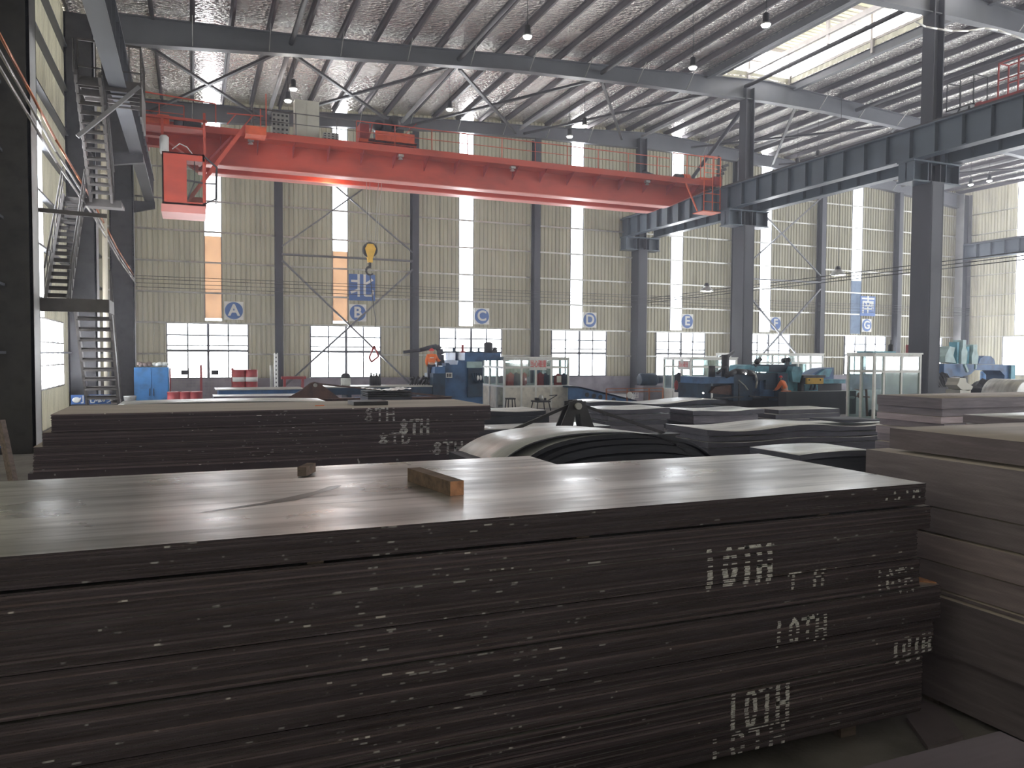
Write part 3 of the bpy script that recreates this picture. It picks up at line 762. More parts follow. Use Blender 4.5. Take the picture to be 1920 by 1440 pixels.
# long wavy stack
for i,(z0,z1,dx,dy) in enumerate([(.325,.45,0,0),(.2,.315,.06,.03),(.08,.19,.0,-.02),(FL,.07,.03,0)]):
    pack(9.9+dx,15.2+dx,13.35+dy,14.9+dy,z0,z1,f'{ordn[i]} wavy bundle of the long stack in the middle right',('edge_pack','sheet_top'),amp=.045-.01*i,lam=3.3,ph=2.9)
pack(13.7,14.9,13.5,14.5,.497,.535,'small dark plate lying on the right end of the long wavy stack',('edge_dark','edge_dark'),n=3)
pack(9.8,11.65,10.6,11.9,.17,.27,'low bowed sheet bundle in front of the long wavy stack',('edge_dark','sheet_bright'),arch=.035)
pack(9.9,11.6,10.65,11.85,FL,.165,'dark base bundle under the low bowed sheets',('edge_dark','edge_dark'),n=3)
for i,(z0,z1,x0,x1,y0,w) in enumerate([(.28,.41,13.2,15.75,18.5,1.5),(.05,.27,13.3,15.6,18.6,1.4),(FL,.045,13.4,15.5,18.7,1.3)]):
    pack(x0,x1,y0,y0+w,z0,z1,f'{ordn[i]} bundle of the stack before the blue and teal machine',('edge_pack','sheet_bright'),amp=.02 if i==0 else 0,ph=1)
for i,(z0,z1,x0,x1) in enumerate([(.37,.5,10.4,12.6),(.2,.345,10.6,12.6),(.05,.18,10.5,12.5),(FL,.04,10.5,12.4)]):
    pack(x0,x1,18.75,20.3,z0,z1,f'{ordn[i]} bundle of the four-bundle stack right of the lifting bracket',('edge_pack','sheet_bright'),amp=.015 if i==0 else 0,ph=2)
for i,(z0,z1,x0,x1) in enumerate([(.40,.52,11.2,16.3),(.1,.36,11.8,16.1),(FL,.09,12,16)]):
    pack(x0,x1,21.0,22.5,z0,z1,f'{ordn[i]} bundle of the rippled stack behind the middle stacks',('edge_dark','sheet_bright'),amp=.06 if i==0 else 0,lam=3.8,ph=.6)
for i,(z0,z1,x0,x1) in enumerate([(.34,.47,6.6,9.0),(.14,.33,6.6,9.1),(FL,.13,6.7,9.0)]):
    pack(x0,x1,19.4,21,z0,z1,f'{ordn[i]} bundle of the stack in front of the white cabin',('edge_dark','sheet_top'),amp=.02 if i==0 else 0,ph=0)
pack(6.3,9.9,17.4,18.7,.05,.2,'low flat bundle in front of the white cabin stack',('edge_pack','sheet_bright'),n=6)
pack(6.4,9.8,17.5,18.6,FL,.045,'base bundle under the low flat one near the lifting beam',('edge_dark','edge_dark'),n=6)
pack(16.9,19.4,19.2,20.6,.2,.32,'upper bundle of the short stack left of the grey glass cabin',('edge_pack','sheet_top'),n=4)
pack(16.7,19.3,19.1,20.6,.05,.19,'middle bundle of the short stack left of the grey glass cabin',('edge_pack','sheet_top'),n=4)
pack(16.6,19.3,19.0,20.6,FL,.045,'lowest bundle of the short stack left of the grey glass cabin',('edge_pack','sheet_top'),n=4)
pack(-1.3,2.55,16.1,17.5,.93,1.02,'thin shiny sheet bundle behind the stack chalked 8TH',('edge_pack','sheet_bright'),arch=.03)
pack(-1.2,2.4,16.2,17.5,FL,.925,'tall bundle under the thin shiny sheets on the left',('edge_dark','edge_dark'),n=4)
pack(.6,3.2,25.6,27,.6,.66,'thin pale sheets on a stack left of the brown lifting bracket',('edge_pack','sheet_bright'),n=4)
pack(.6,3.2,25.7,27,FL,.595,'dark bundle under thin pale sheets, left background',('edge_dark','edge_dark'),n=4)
# ---------------------------------------------------------------- red travelling crane
cr=root('bridge_crane',(11,34,10.32),'red double-girder bridge crane spanning under the roof with an operator cab at its left','bridge crane')
def cgirder(y0,y1,nm):
    g=G(); poly=[(-1.0,10.32),(.3,9.42),(22.0,9.42),(24.0,10.32),(24.3,10.32),(24.3,10.85),(-1.9,10.85),(-1.9,10.32)]
    g.prism(poly,'y',y0+.06,y1-.06,0)
    g.bar((.3,(y0+y1)/2,9.41),(22.0,(y0+y1)/2,9.41),y1-y0+.08,.035,1); g.bar((22,(y0+y1)/2,9.41),(24.0,(y0+y1)/2,10.3),y1-y0+.05,.035,1)
    g.bar((-1.9,(y0+y1)/2,10.86),(24.3,(y0+y1)/2,10.86),y1-y0+.06,.03,0)
    x=1.0
    g.build('main_girder',['crane_red','crane_pink'],cr)
    G().bar((-1.6,(y0+y1)/2,10.90),(24,(y0+y1)/2,10.90),.05,.06).build('trolley_rail','dark_steel',cr)
cgirder(33.0,33.5,'near'); cgirder(34.55,35.05,'far')
for x in (-1.78,24.15):
    g=G(); g.box(x-.22,x+.22,32.0,36.1,10.42,10.85)
    c=g.build('end_carriage','crane_red_dark',cr)
    for y in (32.4,35.7): G().lathe([(.2,-.05),(.2,.05)],(x,y,10.5),14,0,'x').build('wheel','dark_steel',c)
# walkways with toe plate and brackets
g=G(); g.box(-1.9,24.2,32.15,33.0,10.42,10.46); g.box(-1.9,24.2,32.12,32.16,10.4,10.66); g.build('walkway','crane_red',cr)
g=G(); g.box(1.5,24.2,35.05,35.8,10.42,10.46); g.box(1.5,24.2,35.78,35.82,10.4,10.6); g.build('walkway','crane_red_dark',cr)
x=1.1
while x<24: 
    G().prism([(32.2,10.42),(33.02,10.42),(33.02,9.95)],'x',x,x+.03).build('walkway_bracket','crane_red_dark',cr); x+=1.38
def rail(y,x0,x1,zb,name='handrail',mat='crane_red',step=1.6,h=.92):
    g=G(); g.tube((x0,y,zb+h),(x1,y,zb+h),.022); g.tube((x0,y,zb+h*.55),(x1,y,zb+h*.55),.016)
    x=x0
    while x<=x1+.01: g.tube((x,y,zb),(x,y,zb+h),.02,6); x+=step
    g.build(name,mat,cr)
rail(32.16,6.3,21.4,10.6); rail(35.8,3.0,24,10.5,mat='crane_red_dark',step=.95); rail(32.16,2.3,6.3,10.6,mat='stair_steel')
rail(32.16,21.6,24.2,10.6,mat='crane_orange',step=.8,h=1.2)
rail(32.16,-1.9,-.2,10.6,mat='crane_red',step=.85,h=.7)
# lamps under walkway
for x in (2.1,8.1,13.2,20.2): G().box(x,x+.22,32.3,32.5,10.3,10.4).lathe([(.03,0),(.11,-.1)],(x+.1,32.4,10.3),10,0).build('work_light','galv',cr)
# control boxes and cream cabinet on the walkway
def gridbox(x0,x1,z0,z1,nm):
    g=G(); g.box(x0,x1,32.25,32.45,z0,z1,0)
    nx,nz=4,5
    for i in range(nx):
        for j in range(nz):
            xx=x0+(x1-x0)*(i+.2)/nx; zz=z0+(z1-z0)*(j+.25)/nz
            g.box(xx,xx+(x1-x0)/nx*.5,32.23,32.25,zz,zz+(z1-z0)/nz*.4,1)
    g.build('resistor_box',['galv','dark_steel'],cr)
gridbox(3.0,3.65,10.6,11.5,'a'); gridbox(4.98,5.6,10.47,10.95,'b')
g=G(); g.box(3.9,4.86,32.5,32.95,10.47,12.2); g.box(4.37,4.385,32.485,32.5,10.5,12.1); g.build('electrical_cabinet','cream',cr)
# stair and cab supports at the left end
for p,q in [((-.93,31.4,9.3),(-.93,31.4,10.6)),((.5,31.4,7.4),(.5,31.4,10.9)),((-1.85,31.4,10.6),(.6,31.4,10.6)),((-.93,31.4,9.3),(-.93,33,10.3)),((.5,31.4,9.9),(.5,33.0,10.4)),((-1.85,31.4,9.5),(-1.85,31.4,10.9))]:
    G().bar(p,q,.09,.09).build('strut','crane_red',cr)
G().bar((-.2,31.2,7.42),(1.95,31.5,10.62),.14,.14).build('strut','crane_red',cr)
G().bar((.3,31.9,8.9),(1.5,32.3,10.4),.08,.08).build('strut','crane_red_dark',cr)
g=G(); g.box(1.95,2.7,31.3,32.1,10.3,10.62); g.build('platform_box','crane_orange',cr)
g=G(); g.box(-1.9,.55,31.4,32.15,10.28,10.36); g.build('landing','crane_red',cr)
g=G(); g.box(-1.7,-.9,31.5,32.1,10.36,10.62); g.box(-1.1,-.7,31.6,32.0,10.36,10.75);g.build('drive_box','crane_orange',cr)
g=G(); g.lathe([(.12,0),(.2,.05),(.2,.3),(.1,.36)],(-.55,31.7,10.5),12,0,'x'); g.box(-.2,.4,31.5,31.9,10.36,10.6); g.build('motor','dark_steel',cr)
g=G(); g.lathe([(.13,0),(.16,.08),(.16,.62),(.1,.68)],(-.87,31.35,9.25),12); g.build('air_tank','foil_white',cr)
g=G(); g.path([(-.6,31.3,9.45),(-.35,31.2,9.65),(-.1,31.2,9.55),(.1,31.25,9.3),(.4,31.3,9.25)],.018); g.build('cable','white_frame',cr)
# handrail with diagonal (end ladder) at the left
g=G()
for p,q in [((-1.9,31.4,10.6),(-1.9,31.4,11.45)),((-1.9,31.4,11.45),(.9,31.4,11.3)),((.9,31.4,10.6),(.9,31.4,11.3)),((2.7,31.4,10.6),(2.7,31.4,11.9)),((2.5,31.4,10.6),(2.5,31.4,11.3)),((1.3,31.4,11.0),(2.6,31.4,11.05)),((1.3,31.4,10.6),(1.6,31.4,11.0)),((1.9,31.4,10.6),(2.2,31.4,11.0))]: g.bar(p,q,.04,.04)
g.build('handrail','crane_red',cr)
# operator cab
cb=G()
x0,x1,y0,y1,z0,z1=-.94,.5,31.0,32.6,7.42,9.28
cb.box(x0,-.12,y0,y0+.05,z0,z1); cb.box(-.12,.5,y0,y0+.05,9.02,z1); cb.box(-.12,.5,y0,y0+.05,z0,7.52)
cb.box(.42,.5,y0,y0+.06,z0,z1); cb.box(x0,x1,y0,y1,z1-.05,z1); cb.box(x0,x1,y0,y1,z0,z0+.05); cb.box(x0,x0+.05,y0,y1,z0,z1); cb.box(x0,x1,y1-.05,y1,z0,8.0); cb.box(x0,-.3,y1-.05,y1,z0,z1)
cb=cb.build('operator_cab','crane_red',cr)
g=G(); g.bar((-.12,y0-.01,8.3),(.42,y0-.01,8.24),.03,.07); g.bar((.15,y0-.01,8.3),(.15,y0-.01,9.0),.03,.03); g.bar((.15,y0-.01,8.28),(-.1,y0-.01,7.6),.03,.05)
for a,b in [((.5,31.0,7.5),(.9,31.2,7.75)),((.9,31.2,7.75),(.92,31.2,8.9)),((.92,31.2,8.9),(.5,31.0,9.2)),((.5,31.1,8.25),(.92,31.2,8.3)),((.9,31.2,7.75),(.9,32.2,7.75)),((.9,32.2,7.75),(.92,32.2,8.9)),((.92,31.2,8.9),(.92,32.2,8.9))]: g.bar(a,b,.05,.05)
g.build('window_frame','dark_steel',cb)
G().box(-.12,.42,y0+.02,y0+.025,7.52,9.02).build('pane','booth_glass',cb)
g=G(); g.box(-.98,.52,30.9,32.6,7.1,7.38); g.build('cab_floor','crane_pink',cr)
# right end: hanging basket and ladder
g=G(); g.box(23.0,24.5-.4,31.6,32.5,9.02,9.06)
for x in (23.05,23.55,24.0):
    g.bar((x,31.65,9.04),(x,31.65,11.7),.035,.035)
for z in (9.5,9.9,10.9,11.3,11.7): g.bar((23.05,31.65,z),(24.0,31.65,z),.03,.03)
g.bar((22.3,32.1,10.4),(23.0,32.1,9.1),.06,.06); g.build('hanging_basket','crane_orange',cr)
g=G(); g.box(23.2,24.0,32.2,33.0,10.46,10.8); g.lathe([(.15,0),(.22,.1),(.22,.5),(.12,.6)],(22.3,32.6,10.75),12,0,'x'); g.build('drive_unit','crane_orange',cr)
g=G(); g.lathe([(.1,0),(.2,.05),(.2,.45),(.1,.5)],(21.9,32.5,10.72),12,0,'x'); g.box(21.6,22.9,32.25,32.9,10.46,10.6); g.build('motor','dark_steel',cr)
g=G(); 
for k in range(5): g.bar((24.35+.1*k,32.5,10.7+.2*k),(24.6+.12*k,32.5,10.75+.22*k),.12,.14)
g.bar((24.4,32.4,10.6),(24.45,32.4,12.0),.08,.08); g.build('cable_chain','dark_steel',cr)
# ---- trolley
tr=root('crane_trolley',(8,34,10.95),'hoist trolley with dark motors standing on top of the red crane','hoist trolley')
g=G(); g.box(7.0,9.1,33.15,34.9,11.02,11.16,1); g.box(7.3,9.0,33.1,33.2,11.1,11.5); g.box(6.6,9.1,33.15,33.25,10.99,11.12,0); g.build('frame',['crane_orange','crane_red_dark'],tr)
for x in (7.1,8.9):
    for y in (33.25,34.8): G().lathe([(.12,-.04),(.12,.04)],(x,y,11.04),12,0,'y').build('wheel','dark_steel',tr)
g=G(); g.lathe([(.26,0),(.26,.9)],(7.5,34.3,11.7),16,0,'x'); 
for k in range(12): g.lathe([(.275,0),(.275,.03)],(7.52+k*.072,34.3,11.7),16,0,'x')
g.build('rope_drum','dark_steel',tr)
g=G(); g.lathe([(.12,0),(.27,.06),(.27,.5),(.2,.58)],(8.25,33.5,12.1),14,0,'y'); g.lathe([(.1,0),(.22,.05),(.22,.5),(.12,.55)],(7.55,33.6,11.9),14,0,'y'); g.box(7.75,8.05,33.4,33.8,11.5,12.1); g.box(8.3,8.6,33.4,33.9,11.3,11.75);g.build('motor','dark_steel',tr)
g=G(); g.box(6.65,7.05,33.2,33.9,11.05,11.75); g.bar((7.05,33.3,11.2),(7.2,33.3,11.8),.05,.05); g.bar((8.6,33.2,11.5),(9.1,33.2,12.0),.03,.03); g.build('gearbox','crane_red_dark',tr)
# ---- hook
hk=root('crane_hook_block',(7.35,34.0,6.1),'yellow-brown pulley block with a hook hanging from the crane trolley','crane hook')
g=G()
for dx,dy in ((-.25,-.1),(-.12,.1),(.12,-.1),(.25,.1)): g.tube((7.3+dx,34.0+dy,6.6),(7.5+dx*1.6,34.0+dy,11.05),.012,5)
g.build('wire_rope','galv',hk)
g=G(); g.lathe([(.3,-.07),(.33,-.07),(.33,-.03),(.27,0),(.33,.03),(.33,.07),(.3,.07)],(7.24,34.0,6.55),24,0,'y'); g.build('pulley','dark_steel',hk)
g=G(); g.prism([(7.0,6.6),(7.12,6.8),(7.36,6.8),(7.48,6.6),(7.35,6.2),(7.12,6.2)],'y',33.86,33.89); g.prism([(7.0,6.6),(7.12,6.8),(7.36,6.8),(7.48,6.6),(7.35,6.2),(7.12,6.2)],'y',34.11,34.14); g.box(7.14,7.34,33.88,34.12,6.0,6.25); g.build('side_plate','yellow',hk)
g=G(); g.tube((7.24,34,6.02),(7.24,34,5.8),.06,8)
pts=[(7.24,34,5.84)]
for k in range(13):
    a=math.radians(80+k*20); pts.append((7.24+.17*math.cos(a),34,5.64+.17*math.sin(a)))
for i,(a,b) in enumerate(zip(pts[:-1],pts[1:])): g.tube(a,b,.06-.002*i,8,0,.06-.002*(i+1))
g.build('hook','dark_steel',hk)
g=G(); g.path([(7.24,34,5.47),(7.3,34,5.0),(7.36,34,4.4),(7.5,34,3.4)],.018); g.build('steel_cable','dark_steel',label='thin cable hanging down from the crane hook past the blue north sign',cat='cable')
cl=root('lifting_clamp',(7.45,34,1.95),'red plate clamp hanging in front of window B on a diagonal rope','lifting clamp')
g=G()
for a,b in [((7.42,34,2.35),(7.2,34,1.85)),((7.42,34,2.35),(7.62,34,1.9)),((7.2,34,1.85),(7.3,34,1.65)),((7.62,34,1.9),(7.3,34,1.65))]: g.bar(a,b,.07,.07)
g.build('frame','drum_red',cl); G().tube((7.42,34,2.35),(7.47,34,3.4),.012,5).build('rope','dark_steel',cl)
# ---- second crane, right bay
G().lathe([(.03,0),(.1,-.1),(.09,-.12)],(5.6,33.95,9.75),10).build('work_light','lamp_glow',cr)  # unseen lamp added to cast an orange glow on the far girder
WARM_ADDED=[(5.6,34.0,9.45)]
c2=root('bridge_crane',(26,15,10.4),'dark red end of a second crane with handrails, at the top right edge','bridge crane')
e=at(1850,185,X=26.0)
g=G(); g.box(25.7,26.3,e.y-3.2,e.y,10.5,10.95); g.prism([(e.y-.1,10.6),(e.y+.3,10.75),(e.y+.25,11.0),(e.y+.05,11.02),(e.y-.1,10.9)],'x',25.75,26.25); g.build('end_carriage','crane_red_dark',c2)
g=G()
for y in (e.y-.6,e.y-1.3,e.y-2.0,e.y-2.6):
    for x in (25.75,26.25): g.bar((x,y,10.9),(x,y,12.1),.04,.04)
for z in (11.5,12.1):
    for x in (25.75,26.25): g.bar((x,e.y-.6,z),(x,e.y-3,z),.04,.04)
g.bar((25.75,e.y-.6,12.1),(26.25,e.y-.6,12.1),.04,.04); g.build('handrail','crane_red_dark',c2)
pf=root('inspection_platform',(26,18.4,10.4),'small black service platform with handrails on the right runway girder','platform')
a=at(1788,195,X=26.0); b=at(1838,190,X=26.0)
g=G(); g.box(25.6,26.4,b.y,a.y,10.95,11.0)
g.bar((25.7,a.y,10.3),(25.7,a.y-.5,10.95),.05,.05); g.bar((26.3,b.y,10.3),(26.3,b.y,10.95),.05,.05); g.bar((25.7,b.y+.2,10.3),(25.7,b.y+.2,10.95),.05,.05); g.build('deck','dark_steel',pf)
g=G()
for y in (a.y,(a.y+b.y)/2,b.y):
    for x in (25.65,26.35): g.bar((x,y,11),(x,y,12.0),.03,.03)
for x in (25.65,26.35): g.bar((x,a.y,12),(x,b.y,12),.03,.03)
for y in (a.y,b.y): g.bar((25.65,y,12),(26.35,y,12),.03,.03)
g.build('handrail','dark_steel',pf)
# ---------------------------------------------------------------- hanging lamps
LAMPS=[]
def hang(x,y,z,top,label,first=[None],shade=False):
    LAMPS.append((x,y,z))
    key='s' if shade else 'n'
    r=root('high_bay_lamp',(x,y,z),label,'hanging lamp')
    G().tube((x,y,z+.42),(x,y,top),.012,5).build('cord','black',r)
    if shade:
        G().lathe([(.06,.46),(.12,.42),(.14,.3)],(x,y,z),14).build('housing','black',r)
        G().lathe([(.12,.3),(.36,.06),(.38,.0),(.35,.0),(.1,.28)],(x,y,z),18).build('shade','galv',r)
        G().lathe([(.33,.01),(.32,-.01)],(x,y,z),16).build('bulb','lamp_glow',r)
    else:
        G().lathe([(.05,.42),(.1,.38),(.11,.12),(.14,.08)],(x,y,z),14).build('housing','black',r)
        G().lathe([(.14,.08),(.17,.03),(.16,.02),(.1,.08)],(x,y,z),16).build('shade','galv',r)
        G().lathe([(.15,.03),(.12,-.03),(.04,-.05)],(x,y,z),14).build('bulb','lamp_glow',r)
for (px,py),d,lab in [((989,70),'n','glowing lamp hanging before the dark rafter, top centre'),((1299,128),'n','glowing lamp at the rafter left of the ridge skylight'),((1436,48),'n','glowing lamp just below the ridge skylight edge'),
    ((550,168),'n','upper of two glowing lamps above the cream crane cabinet'),((540,190),'n','lower of two glowing lamps above the cream crane cabinet'),((843,206),'n','glowing lamp right of the crane trolley motors'),
    ((1096,237),'n','right of two glowing lamps above the middle of the crane railing'),((1068,257),'n','left of two glowing lamps above the middle of the crane railing'),
    ((1495,310),'n','left of two glowing lamps above the right runway girder'),((1533,296),'n','right of two glowing lamps above the right runway girder'),
    ((1790,302),'n','lamp below the runway girder, right of the nearest tall column'),((1855,340),'n','lamp under the far right roof, upper one'),((1820,347),'n','lamp under the far right roof, lower one')]:
    p=at(px,py,Z=12.8); hang(p.x,p.y,p.z,zdeck(p.x)-.02,lab)
p=at(1325,546,Y=36); hang(p.x,p.y,p.z,zdeck(p.x)-.02,'low hanging lamp with grey shade above sign E',shade=True)
p=at(1571,516,Y=30); hang(p.x,p.y,p.z,zdeck(p.x)-.02,'low hanging lamp with dark bell shade left of sign G',shade=True)
p=at(1402,215,X=26.0); 
# ---------------------------------------------------------------- staircase on the left
st=root('steel_staircase',(-2.4,22.5,FL),'dark steel staircase with landings climbing beside the left columns','staircase')
def flight(x0,x1,ya,za,yb,zb,n,tread=.2):
    g=G()
    for x in (x0,x1): g.bar((x,ya,za),(x,yb,zb),.07,.26)
    g.build('stringer','stair_steel',st)
    for k in range(1,n):
        t=k/n; y=ya+(yb-ya)*t; z=za+(zb-za)*t
        G().box(x0,x1,y-.13,y+.13,z-.02,z+.02).box(x0,x1,y-.13,y-.1,z-.09,z+.0).build('tread','stair_steel',st)
def srail(x,ya,za,yb,zb,n,h=.85):
    g=G(); g.tube((x,ya,za+h),(x,yb,zb+h),.025); g.tube((x,ya,za+h*.5),(x,yb,zb+h*.5),.015)
    for k in range(n+1):
        t=k/n; y=ya+(yb-ya)*t; z=za+(zb-za)*t; g.tube((x,y,z),(x,y,z+h),.014,5)
    g.build('handrail','stair_steel',st)
L1=at(75,573,Y=22.0); 
zl1=at(140,562,Y=21.6).z
g=G(); g.box(-3.5,-1.88,21.5,22.75,zl1-.07,zl1); g.box(-3.5,-1.88,21.47,21.52,zl1-.3,zl1+.02); g.box(-1.92,-1.87,21.5,22.75,zl1-.3,zl1+.02); g.build('landing','stair_steel',st)
flight(-2.75,-1.95,22.7,zl1-.1,25.6,FL,13)
srail(-1.95,22.7,zl1,25.6,FL+.1,9)
flight(-3.4,-2.9,22.7,zl1,26.0,6.5,16)
srail(-2.85,22.7,zl1,26.0,6.5,10)
srail(-3.42,22.7,zl1,26.0,6.5,8)
g=G(); g.box(-3.5,-1.9,26.0,27.2,6.42,6.5); g.box(-3.5,-1.9,25.97,26.02,6.3,6.52); g.build('landing','stair_steel',st)
flight(-2.7,-2.15,26.0,6.5,23.0,9.2,14)
srail(-2.1,26.0,6.5,23.0,9.2,14); srail(-2.75,26.0,6.5,23.0,9.2,14)
g=G(); g.box(-2.75,-1.22,23.6,25.6,9.2,9.27); g.box(-2.75,-1.22,23.57,23.62,9.0,9.3); 
for k in range(5): g.box(-2.7,-1.25,23.7+k*.4,23.76+k*.4,9.05,9.2)
g.box(-1.25,-1.2,23.6,25.6,8.4,9.3)
g.build('landing','stair_steel',st)
g=G()
for x in (-2.72,-2.3,-1.9,-1.5,-1.22): g.bar((x,23.6,9.27),(x,23.6,10.25),.03,.03)
g.bar((-2.72,23.6,10.25),(-1.2,23.6,10.25),.05,.05); g.bar((-2.72,23.6,9.55),(-1.2,23.6,9.55),.03,.03); g.bar((-1.22,23.6,10.25),(-1.22,25.6,10.25),.05,.05)
for y in (24.3,25,25.6): g.bar((-1.22,y,9.27),(-1.22,y,10.25),.03,.03)
g.build('handrail','stair_steel',st)
g=G(); g.bar((-1.25,23.6,9.2),(-2.75,23.6,7.7),.1,.1); g.build('diagonal_strut','column_edge',st)
g=G(); g.bar((-3.5,21.6,5.4),(-1.9,21.6,5.35),.06,.1); g.bar((-3.4,21.6,zl1),(-3.4,21.6,5.4),.05,.05); g.build('guard_bar','stair_steel',st)
# blue sign on the lowest riser
a=at(133,742,Y=25.2); b=at(208,757,Y=25.2)
sg=G().box(a.x,b.x,25.18,25.2,b.z,a.z+.02).build('warning_sign','sign_blue',label='blue sign with white characters at the foot of the steel staircase',cat='sign')
textmesh('lettering','小心碰头',(a.z-b.z)*.95,((a.x*.35+b.x*.65),25.17,(a.z+b.z)/2),FACE_Y,'sign_white',sg,.003,.004)
g=G(); g.ball((a.x+.14,25.17,(a.z+b.z)/2),.1,0,1.1,.1,.8,10); g.build('emblem','sign_white',sg)
# round pipe and cable conduits
x=at(197,500,Y=30.3).x
G().tube((x,30.3,FL),(x,30.3,11.5),.085,12).tube((x,30.3,8),(x,30.3,8.2),.11,12).build('drain_pipe','pipe_cream',label='cream vertical pipe beside the staircase column',cat='pipe')
labs=['copper coloured conduit running down along the left columns','middle grey conduit along the left columns','lowest grey conduit along the left columns']
for i,(pa,pb) in enumerate([((-30,10),(250,515)),((-30,45),(252,524)),((-30,78),(254,531))]):
    a=at(pa[0],pa[1],X=-3.2+.0*i); b=at(pb[0],pb[1],Y=40.0); pts=[]
    for k in range(9):
        t=k/8; p=a.lerp(b,t); p.z-=.12*math.sin(t*6*math.pi)**2; pts.append(p)
    G().path(pts,.032,6).build('conduit','copper' if i==0 else 'pipe_grey',label=labs[i],cat='conduit')
# bus cables on the far wall
wn_=['top','second','third','lowest']
for i,py in enumerate((528,533,540,547)):
    z=at(640,py+4,Y=40.35).z
    G().path([(-2.4,40.3,z),(25.6,40.3,z),(53,40.3,z)],.014,5).build('wall_cable','dark_steel',label=f'{wn_[i]} of four thin cables running level along the far wall',cat='cable')
for i,(dz,dx) in enumerate(((.14,0),(.0,.05),(-.13,.1))):
    G().path([(25.75,40.9,5.35+dz),(25.75,31.1,5.38+dz*1.0),(25.75,20.8,5.4+dz),(25.75,8,5.45+dz)],.018,5).build('wall_cable','black',label=f'{["upper","middle","lower"][i]} of three black cables strung along the tall centre columns',cat='cable')
pts=[at(px,py,Y=20.2) for px,py in ((1716,40),(1735,50),(1757,54),(1785,58),(1815,58),(1845,53),(1870,56),(1895,65),(1930,78))]
G().path(pts,.03,6).build('cable','white_frame',label='white sagging cable from the nearest tall column to the top right corner',cat='cable')
# ---------------------------------------------------------------- signs
for i,(ch,px0,py0,px1,py1) in enumerate([('A',421,565,456,600),('B',655,571,686,602),('C',889,578,917,608),('D',1093,586,1118,614),('E',1278,590,1298,615),('F',1444,596,1463,618),('G',1615,598,1634,622)]):
    a=at(px0,py0,Y=41.0); b=at(px1,py1,Y=41.0); s=.9; cx=(a.x+b.x)/2; cz=(a.z+b.z)/2
    r=G().box(cx-s/2,cx+s/2,40.98,41.0,cz-s/2,cz+s/2).build('letter_sign','sign_white',label=f'white square wall sign with a blue disc and the letter {ch}',cat='sign')
    G().lathe([(s*.47,0),(s*.47,.01)],(cx,40.965,cz),32,0,'y').build('disc','sign_blue',r)
    textmesh('letter',ch,.78,(cx,40.955,cz),FACE_Y,'sign_white',r,.004,.022)
for ch,px0,py0,px1,py1,n in (('北',654,515,703,563,'above sign B'),('南',1612,556,1641,592,'above sign G')):
    a=at(px0,py0,Y=41.0); b=at(px1,py1,Y=41.0); cx=(a.x+b.x)/2; cz=(a.z+b.z)/2; s=1.38
    r=G().box(cx-s/2,cx+s/2,40.97,41.0,cz-s/2,cz+s/2).build('direction_sign','sign_blue',label=f'blue square sign with the white character {ch} {n}',cat='sign')
    textmesh('character',ch,1.3,(cx,40.96,cz),FACE_Y,'sign_white',r,.004,.013)
# left edge blue sign on a leaning board
bd=G(); pa=at(1,790,Y=10.5); pb=at(24,900,Y=10.3); dd=(pb-pa); pc=pb+dd*((FL-pb.z+.02)/dd.z); bd.bar(pa,pc,.05,.12); bd.build('leaning_pole','wood_old',label='weathered pole leaning at the left edge',cat='pole')
a=at(-40,812,Y=11); b=at(8,840,Y=11); s_=G().box(a.x,b.x,11,11.02,b.z,a.z).build('wall_sign','sign_blue',label='blue sign cut by the left edge of the picture',cat='sign')
g=G(); 
for q in ((a.x+.03,b.x-.03,a.z-.04,a.z-.03),(a.x+.03,b.x-.03,b.z+.03,b.z+.04),(b.x-.04,b.x-.03,b.z+.03,a.z-.03)): g.box(q[0],q[1],10.99,11,q[2],q[3])
g.build('border','sign_white',s_)
# ---------------------------------------------------------------- lifting beams
def liftbeam(x0,x1,y,zt,ax,az,label,matn='dark_steel',w=.5,filled=False,base=None):
    r=root('lifting_beam',((x0+x1)/2,y,FL),label,'lifting beam')
    g=G(); g.ibeam((x0,y,zt-.12),(x1,y,zt-.12),.3,.24,.03); g.box(x0,x1,y-.14,y+.14,zt-.4,zt-.25) ;
    g.build('beam',matn,r)
    for x in (x0+.3,(x0+x1)/2,x1-.3):
        G().box(x-.15,x+.15,y-.3,y+.3,FL,zt-.4).build('stand',matn,r)
    for s in (-.09,.09):
        g=G()
        if filled: g.prism([(ax-w,zt),(ax-.12,az-.03),(ax,az),(ax+.12,az-.03),(ax+w,zt)],'y',y+s-.015,y+s+.015)
        else:
            g.prism([(ax-w*.95,zt),(ax-.17,az-.1),(ax-.08,az),(ax-.0,az),(ax-.12,zt)],'y',y+s-.015,y+s+.015)
            g.prism([(ax+w*.95,zt),(ax+.17,az-.1),(ax+.08,az),(ax+.0,az),(ax+.12,zt)],'y',y+s-.015,y+s+.015)
            g.box(ax-.16,ax+.16,y+s-.014,y+s+.014,az-.24,az-.02)
        g.build('bracket',matn,r)
    G().tube((ax,y-.16,az-.1),(ax,y+.16,az-.1),.06,12).build('pin','galv',r)
    for x in (x0+.25,x1-.25): G().bar((ax,y,az-.05),(x,y,zt),.05,.05).build('tie_rod',matn,r)
    return r
liftbeam(4.35,8.25,12.1,.58,6.17,1.22,'black lifting beam with a triangular bracket standing behind the humped stack',w=.42)
p=at(590,716,Y=24.5); b0=at(548,752,Y=24.5); b1=at(735,752,Y=24.5)
liftbeam(b0.x-.4,b1.x+2.0,24.5,.62,p.x,p.z,'brown lifting beam with a solid triangular bracket, left background',matn='rust_steel',w=.75,filled=True)
